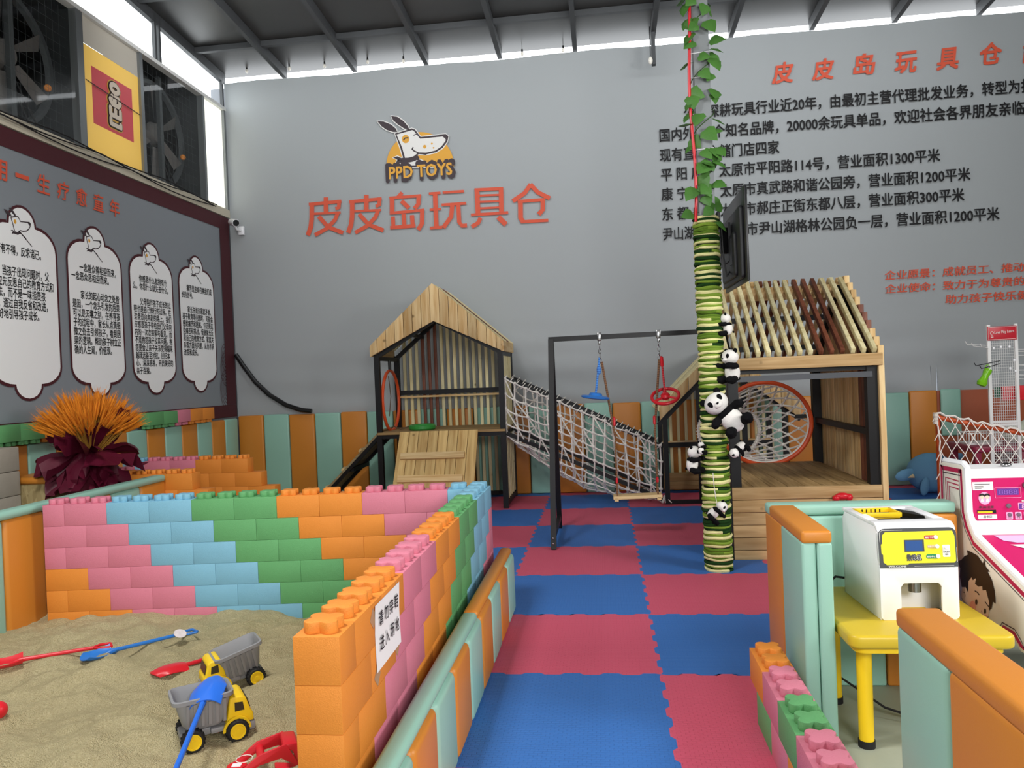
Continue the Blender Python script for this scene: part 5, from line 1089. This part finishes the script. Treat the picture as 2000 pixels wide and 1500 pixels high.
# sloping playfield
def pf(d): return lambda a, b: Vector((X0+.05+a, 3.895-.48*b, .737-.148*b+d))
decal('playfield', [[(0, 0), (.80, 0), (.80, 1), (0, 1)]], PNK, pf(.003), gc); decal('playfield_arch', [[(.05, .02), (.8, .02), (.8, .14), (.12, .16), (.07, .12)]], mat('lilac_band', '#cdb6dc', .4), pf(.005), gc)
decal('playfield_banner', [[(.08, .2), (.8, .16), (.8, .34), (.5, .32), (.2, .37)]], LWH, pf(.006), gc)
decal('banner_figures', [ring(.2+.07*k, .26+.01*(k % 2), .022, .04, 0, 360, 12) for k in range(8)], HAIR, pf(.008), gc)
for r_ in range(3):
    for k in range(6):
        p = pf(.003)(.16+.10*k+.03*r_, .45+.17*r_); part('pin_figure', MB().tube([p, p+Vector((0, 0, .022)), p+Vector((0, 0, .032))], [.008, .012, .006], 8).ell(p+Vector((0, 0, .04)), .009, None, 8, 6), LWH, gc)
part('flipper', MB().box(pf(.02)(.28, .93), (.06, .03, .03), Rz(.5)), YEL, gc, bevel=.006)
for x in (X0+.04, X1-.02):
    for y in (3.43, 4.15): part('leg', MB().bb((x-.02, y-.02, -.02), (x+.02, y+.02, .34)), WHITE, gc); part('leg_foot', MB().lathe([(0, 0), (.014, 0), (.014, .03), (0, .03)], (x, y-.03, .28), None, 10), PNK, gc)

# ---------------------------------------------------------------- paper notice taped to the brick wall
pn = thing('paper_notice', 'white paper notice with black handwriting style lettering taped to the orange and pink bricks', 'notice', (-.80, 2.63, .62))
pf2 = lambda d: (lambda a, b: Vector((-.7985+d+.006*math.sin(a*7)*0+.004*abs(b-.12)/.12, 2.478+a, .612+b)))
part('sheet', MB().grid(8, 8, lambda a, b: pf2(.0)(a*.305+(.008*b), b*.225-.0*a)), mat('paper', '#eeeeef', .7), pn, keepn=True)
for i, ch in enumerate('请勿穿鞋进入场地'): txt(ch, 'lettering', pn, BLK, (-.7935, 2.52+.064*(i % 4), .755-.085*(i//4)), (0, 1, 0), (0, 0, 1), .046, .05, .012)
TP = mat('tape', '#c9955c', .2, trans=0)
for y, z in ((2.47, .80), (2.76, .81), (2.49, .60), (2.74, .61)): part('tape', MB().box((-.7978, y, z), (.0006, .05, .05), Rx(.78)), glassy('clear_tape', '#d9b487', .35, .15) if 'clear_tape' not in MATS else MATS['clear_tape'], pn)

# ---------------------------------------------------------------- display rack, goal net, bench and whale in the far corner
rk = thing('display_rack', 'white wire display rack with red header board and hooks by the back wall', 'display rack', (3.95, 8.4, 0))
rx0, rx1, ry = 3.90, 4.16, 8.30
WW = mat('white_wire', '#e6e6e4', .4)
for x in (rx0, rx1): part('upright', MB().bb((x-.015, ry-.012, 0), (x+.015, ry+.012, 1.92)), WW, rk)
for z in (.9, .93, .05): part('crossbar', MB().bb((rx0, ry-.01, z-.012), (rx1, ry+.01, z+.012)), WW, rk)
mb = MB()
for k in range(1, 13): mb.tube([(rx0+.26*k/13, ry, .05), (rx0+.26*k/13, ry, 1.76)], .0022, 4)
for k in range(62): mb.tube([(rx0, ry, .08+.0275*k), (rx1, ry, .08+.0275*k)], .0022, 4)
part('wire_mesh', mb, WW, rk)
part('header', MB().bb((rx0-.02, ry-.03, 1.76), (rx1+.0, ry-.02, 1.90)), mat('header_red', '#c02433', .4), rk, bevel=.004)
part('header_border', MB().tube([(rx0-.012, ry-.031, 1.768), (rx1-.01, ry-.031, 1.768), (rx1-.01, ry-.031, 1.892), (rx0-.012, ry-.031, 1.892)], .002, 4, True), LWH, rk)
txt('Love Play Learn', 'lettering', rk, LWH, (rx0+.045, ry-.032, 1.815), (1, 0, .06), (0, 0, 1), .185, .038, .0); part('logo', MB().tube([(rx0+.022+.014*math.cos(a), ry-.032, 1.83+.018*math.sin(a)) for a in [2*PI*i/14 for i in range(12)]], .003, 5).bb((rx0+.01, ry-.0315, 1.79), (rx0+.035, ry-.031, 1.797)), LWH, rk)
def hook(a, b, m): part('hook', MB().tube([a, b, Vector(b)+Vector((-.02, -.01, .03))], .004, 5), m, rk)
for z, dx in ((1.73, -.26), (1.71, -.20), (1.70, -.12)): hook((rx0, ry, z-.02), (rx0+dx, ry-.12, z+.0), WW)
for z in (1.55, 1.52): hook((rx0+.10, ry-.01, z), (rx0-.20+.05*(z < 1.54), ry-.16, z-.04), STEEL)
for k, z in enumerate((1.66, 1.64, 1.60, 1.50, 1.45, 1.40, 1.36)): hook((rx1, ry, z), (rx1+.35, ry-.15, z-.02), WW)
for x, z in ((.04, 1.68), (.11, 1.69), (.19, 1.69), (.23, 1.55), (.19, 1.47), (.24, 1.44)): part('price_tag', MB().ell((rx0+x, ry-.02, z), (.012, .006, .014), None, 8, 6), WHITE, rk)
gi = thing('shaker_toy', 'bright green plastic toy hanging from a black hook on the white rack', 'toy', (rx0-.06, ry-.06, 1.3))
GR = mat('lime_plastic', '#79c01c', .25); part('body', MB().lathe([(0, -.10), (.04, -.09), (.05, -.06), (.035, -.02), (.03, .02), (.04, .06), (.035, .09), (0, .095)], (rx0-.07, ry-.05, 1.39), Ry(.45), 18), GR, gi); part('loop', MB().tube([(rx0-.04+.02*math.cos(a), ry-.05, 1.49+.025*math.sin(a)) for a in [2*PI*i/14 for i in range(14)]], .004, 5, True), GR, gi)
solo('red_packet', MB().bb((4.03, 8.33, 1.14), (4.40, 8.37, 1.29)), RED, 'red packet hanging behind the white rack mesh', 'packet', bevel=.008)
solo('green_packet', MB().bb((3.96, 8.33, 1.17), (4.02, 8.36, 1.28)), mat('packet_green', '#2c5f46', .5, var=.3, vs=30), 'dark green packet hanging behind the white rack mesh', 'packet', bevel=.006)
gn = thing('goal', 'orange goal frame with white rope net in front of the rust board', 'goal', (3.3, 7.5, 0))
TLg, TRg = Vector((3.06, 7.52, 1.09)), Vector((4.15, 7.3, .80))
fr = MB().tube([(3.075, 7.54, 0), (3.075, 7.54, 1.06)], .02, 10).tube([(3.075, 7.54, 1.05), (4.3, 7.34, .76)], .024, 10); part('frame', fr, mat('goal_orange', '#c4521f', .5), gn)
rope = MB()
def gp(s, t):
    p = TLg.lerp(TRg, s); lo = Vector((p.x+.03*(1-t), p.y-.04, .30)); q = p.lerp(lo, t); return q+Vector((.02*noise.noise((s*9, t*9, 1)), -.03*math.sin(PI*t), .012*noise.noise((s*8, t*8, 5))))
for i in range(12):
    for j in range(9):
        a = gp((i+.5*(j % 2))/12, j/9)
        for s_ in (-.5, .5): rope.tube([a, gp((i+.5*(j % 2)+s_)/12, (j+1)/9)], .0045, 4)
rope.tube([gp(k/30, .0)+Vector((0, 0, .012*math.sin(k*2))) for k in range(31)], .009, 5); rope.tube([gp(0, k/12)+Vector((-.01*(k % 2), 0, 0)) for k in range(13)], .008, 5)
for k in range(9): rope.tube([TLg+Vector((.02*math.cos(a)-.01, .02*math.sin(a), -.012*k)) for a in [2*PI*q/8 for q in range(8)]], .006, 4, True)
part('net', rope, ROPE, gn)
DP = mat('wine_plastic', '#8c2340', .45)
pb = thing('play_table', 'wine-red low play table behind the goal net', 'table', (3.9, 8.6, 0)); part('tabletop', MB().prism(rrect(3.72, 8.3, 4.6, 8.95, .05), lambda a, b, d: Vector((a, b, d)), .62, .68), DP, pb, bevel=.012)
for x in (3.78, 4.54):
    for y in (8.36, 8.88): part('leg', MB().bb((x-.03, y-.03, 0), (x+.03, y+.03, .62)), DP, pb)
part('drawer_box', MB().bb((4.15, 8.32, .2), (4.48, 8.85, .62)), DP, pb, bevel=.01)
cb = thing('storage_box', 'dark red storage box beside the wine-red play table', 'box', (4.5, 8.2, 0)); part('box', MB().bb((4.45, 7.9, 0), (5.1, 8.2, .82)), mat('dark_wine', '#74182c', .5), cb, bevel=.012)
solo('plastic_bag', MB().ell((4.28, 8.55, .785), (.16, .10, .11), None, 14, 9).ell((4.36, 8.53, .83), (.09, .08, .10)), mat('bag_film', '#b9bfae', .3, var=.3, vs=12, bump=.6, bs=14), 'crumpled pale plastic bag lying on the wine-red play table', 'bag')
bk = thing('wire_basket', 'white slatted basket on the play table behind the goal net', 'basket', (3.72, 8.6, .68))
part('tray', MB().bb((3.76, 8.5, .68), (4.1, 8.75, .70)), WW, bk)
mb = MB()
for k in range(12): mb.tube([(3.77+.029*k, 8.5, .70), (3.77+.029*k, 8.5, .80)], .004, 4); mb.tube([(3.77+.029*k, 8.75, .70), (3.77+.029*k, 8.75, .80)], .004, 4)
part('slats', mb, WW, bk); part('rim', MB().tube([(3.76, 8.5, .80), (4.1, 8.5, .80), (4.1, 8.75, .80), (3.76, 8.75, .80)], .006, 5, True), WW, bk)
PB = mat('plush_blue', '#6a9cbe', .9, bump=.35, bs=40, spec=.15)
wh = thing('plush_whale', 'big round blue plush whale with fins sitting on the mats by the orange pad', 'plush toy', (3.80, 9.6, 0))
wc = Vector((3.83, 9.62, .245)); part('body', MB().ell(wc, (.27, .26, .235), None, 26, 16), PB, wh)
part('fin', MB().ell(wc+Vector((-.31, -.08, -.01)), (.13, .035, .07), Ry(-.25), 12, 8), PB, wh); part('fin', MB().ell(wc+Vector((-.16, -.22, -.13)), (.05, .04, .11), Ry(.2), 12, 8), PB, wh); part('tail', MB().ell(wc+Vector((.27, -.02, .16)), (.1, .06, .05), Ry(-.5), 12, 8), PB, wh)
part('beak', MB().lathe([(0, .07), (.02, .02), (.026, 0), (0, -.01)], wc+Vector((-.245, -.12, -.02)), Ry(-PI/2-.3), 12), mat('beak_cream', '#d8c49a', .7), wh)

# ---------------------------------------------------------------- small fittings
cc = thing('security_camera', 'white bullet security camera fixed at the corner of the two banners', 'camera', (-5.0, 10.1, 3.8))
Rc = Ry(PI/2+.25)@Rz(0)
part('mount', MB().box((-4.99, 10.26, 3.80), (.08, .04, .12)).tube([(-4.99, 10.25, 3.80), (-5.0, 10.15, 3.80), (-5.02, 10.10, 3.86)], .018, 8), WHITE, cc, bevel=.004)
d = Vector((.75, -.62, -.25)).normalized(); p = Vector((-5.06, 10.12, 3.90)); Rc = d.to_track_quat('Z', 'Y').to_matrix()
part('body', MB().lathe([(0, -.02), (.045, -.02), (.05, .0), (.05, .14), (0, .14)], p, Rc, 20), WHITE, cc); part('lens_face', MB().lathe([(0, .14), (.043, .14), (.043, .15), (.02, .152), (0, .145)], p, Rc, 20), BLK, cc)
solo('black_hose', MB().tube([(-5.14, 10.23, 2.06), (-5.03, 10.23, 1.89), (-4.86, 10.22, 1.66), (-4.66, 10.21, 1.47), (-4.42, 10.20, 1.32), (-4.2, 10.19, 1.245), (-4.05, 10.19, 1.225)], .032, 10), mat('hose_black', '#0f1011', .3), 'thick black corrugated hose slanting down the back wall onto the padding', 'hose')
def bulb(x, y, z, lab):
    t = thing('light_bulb', lab, 'bulb', (x, y, z), 'small clear bulbs on the string along the banner top'); part('glass', MB().ell((x, y, z), (.022, .022, .03), None, 10, 8), mat('bulb_glass', '#f3efe4', .15), t); part('socket', MB().tube([(x, y, z+.02), (x, y, z+.06), (x, y, z+.061), (x, y, CZ(y)+.07)], [.012, .012, .003, .003], 8), BLK, t)
for i, (u, v) in enumerate(((482, 139), (565, 134), (634, 129), (718, 121), (788, 119), (1020, 105), (1100, 98))):
    p = at(u, v, Y=10.22); bulb(p.x, p.y, p.z, f'small clear bulb hanging at the banner top under the roof edge, {ORD[i]} from the corner')
struct('ceiling_bracket', MB().bb((.77, 9.98, 5.52), (.82, 10.06, CZ(10)+.05)), RS)
lp = thing('pendant_bulb', 'lit clear pendant bulb on a wire beside the steel bracket under the roof', 'bulb', (.75, 9.95, 5.52)); part('glass', MB().ell((.75, 9.95, 5.555), (.028, .028, .05), None, 12, 9), mat('bulb_glass', '#f3efe4'), lp); part('wire', MB().tube([(.75, 9.95, 5.60), (.755, 9.97, CZ(9.97))], .006, 5), BLK, lp)
mb = MB()
for k, dz in enumerate((0, .03, .055)): mb.tube([(XL+.06+.015*k, 2.5+.26*i, 4.06+dz-.05*abs(math.sin(i*.45+k))) for i in range(29)], .007, 5)
solo('cable_bundle', mb, TYRE, 'loose bundle of thin black cables sagging along the sill above the side banner', 'cable', None)
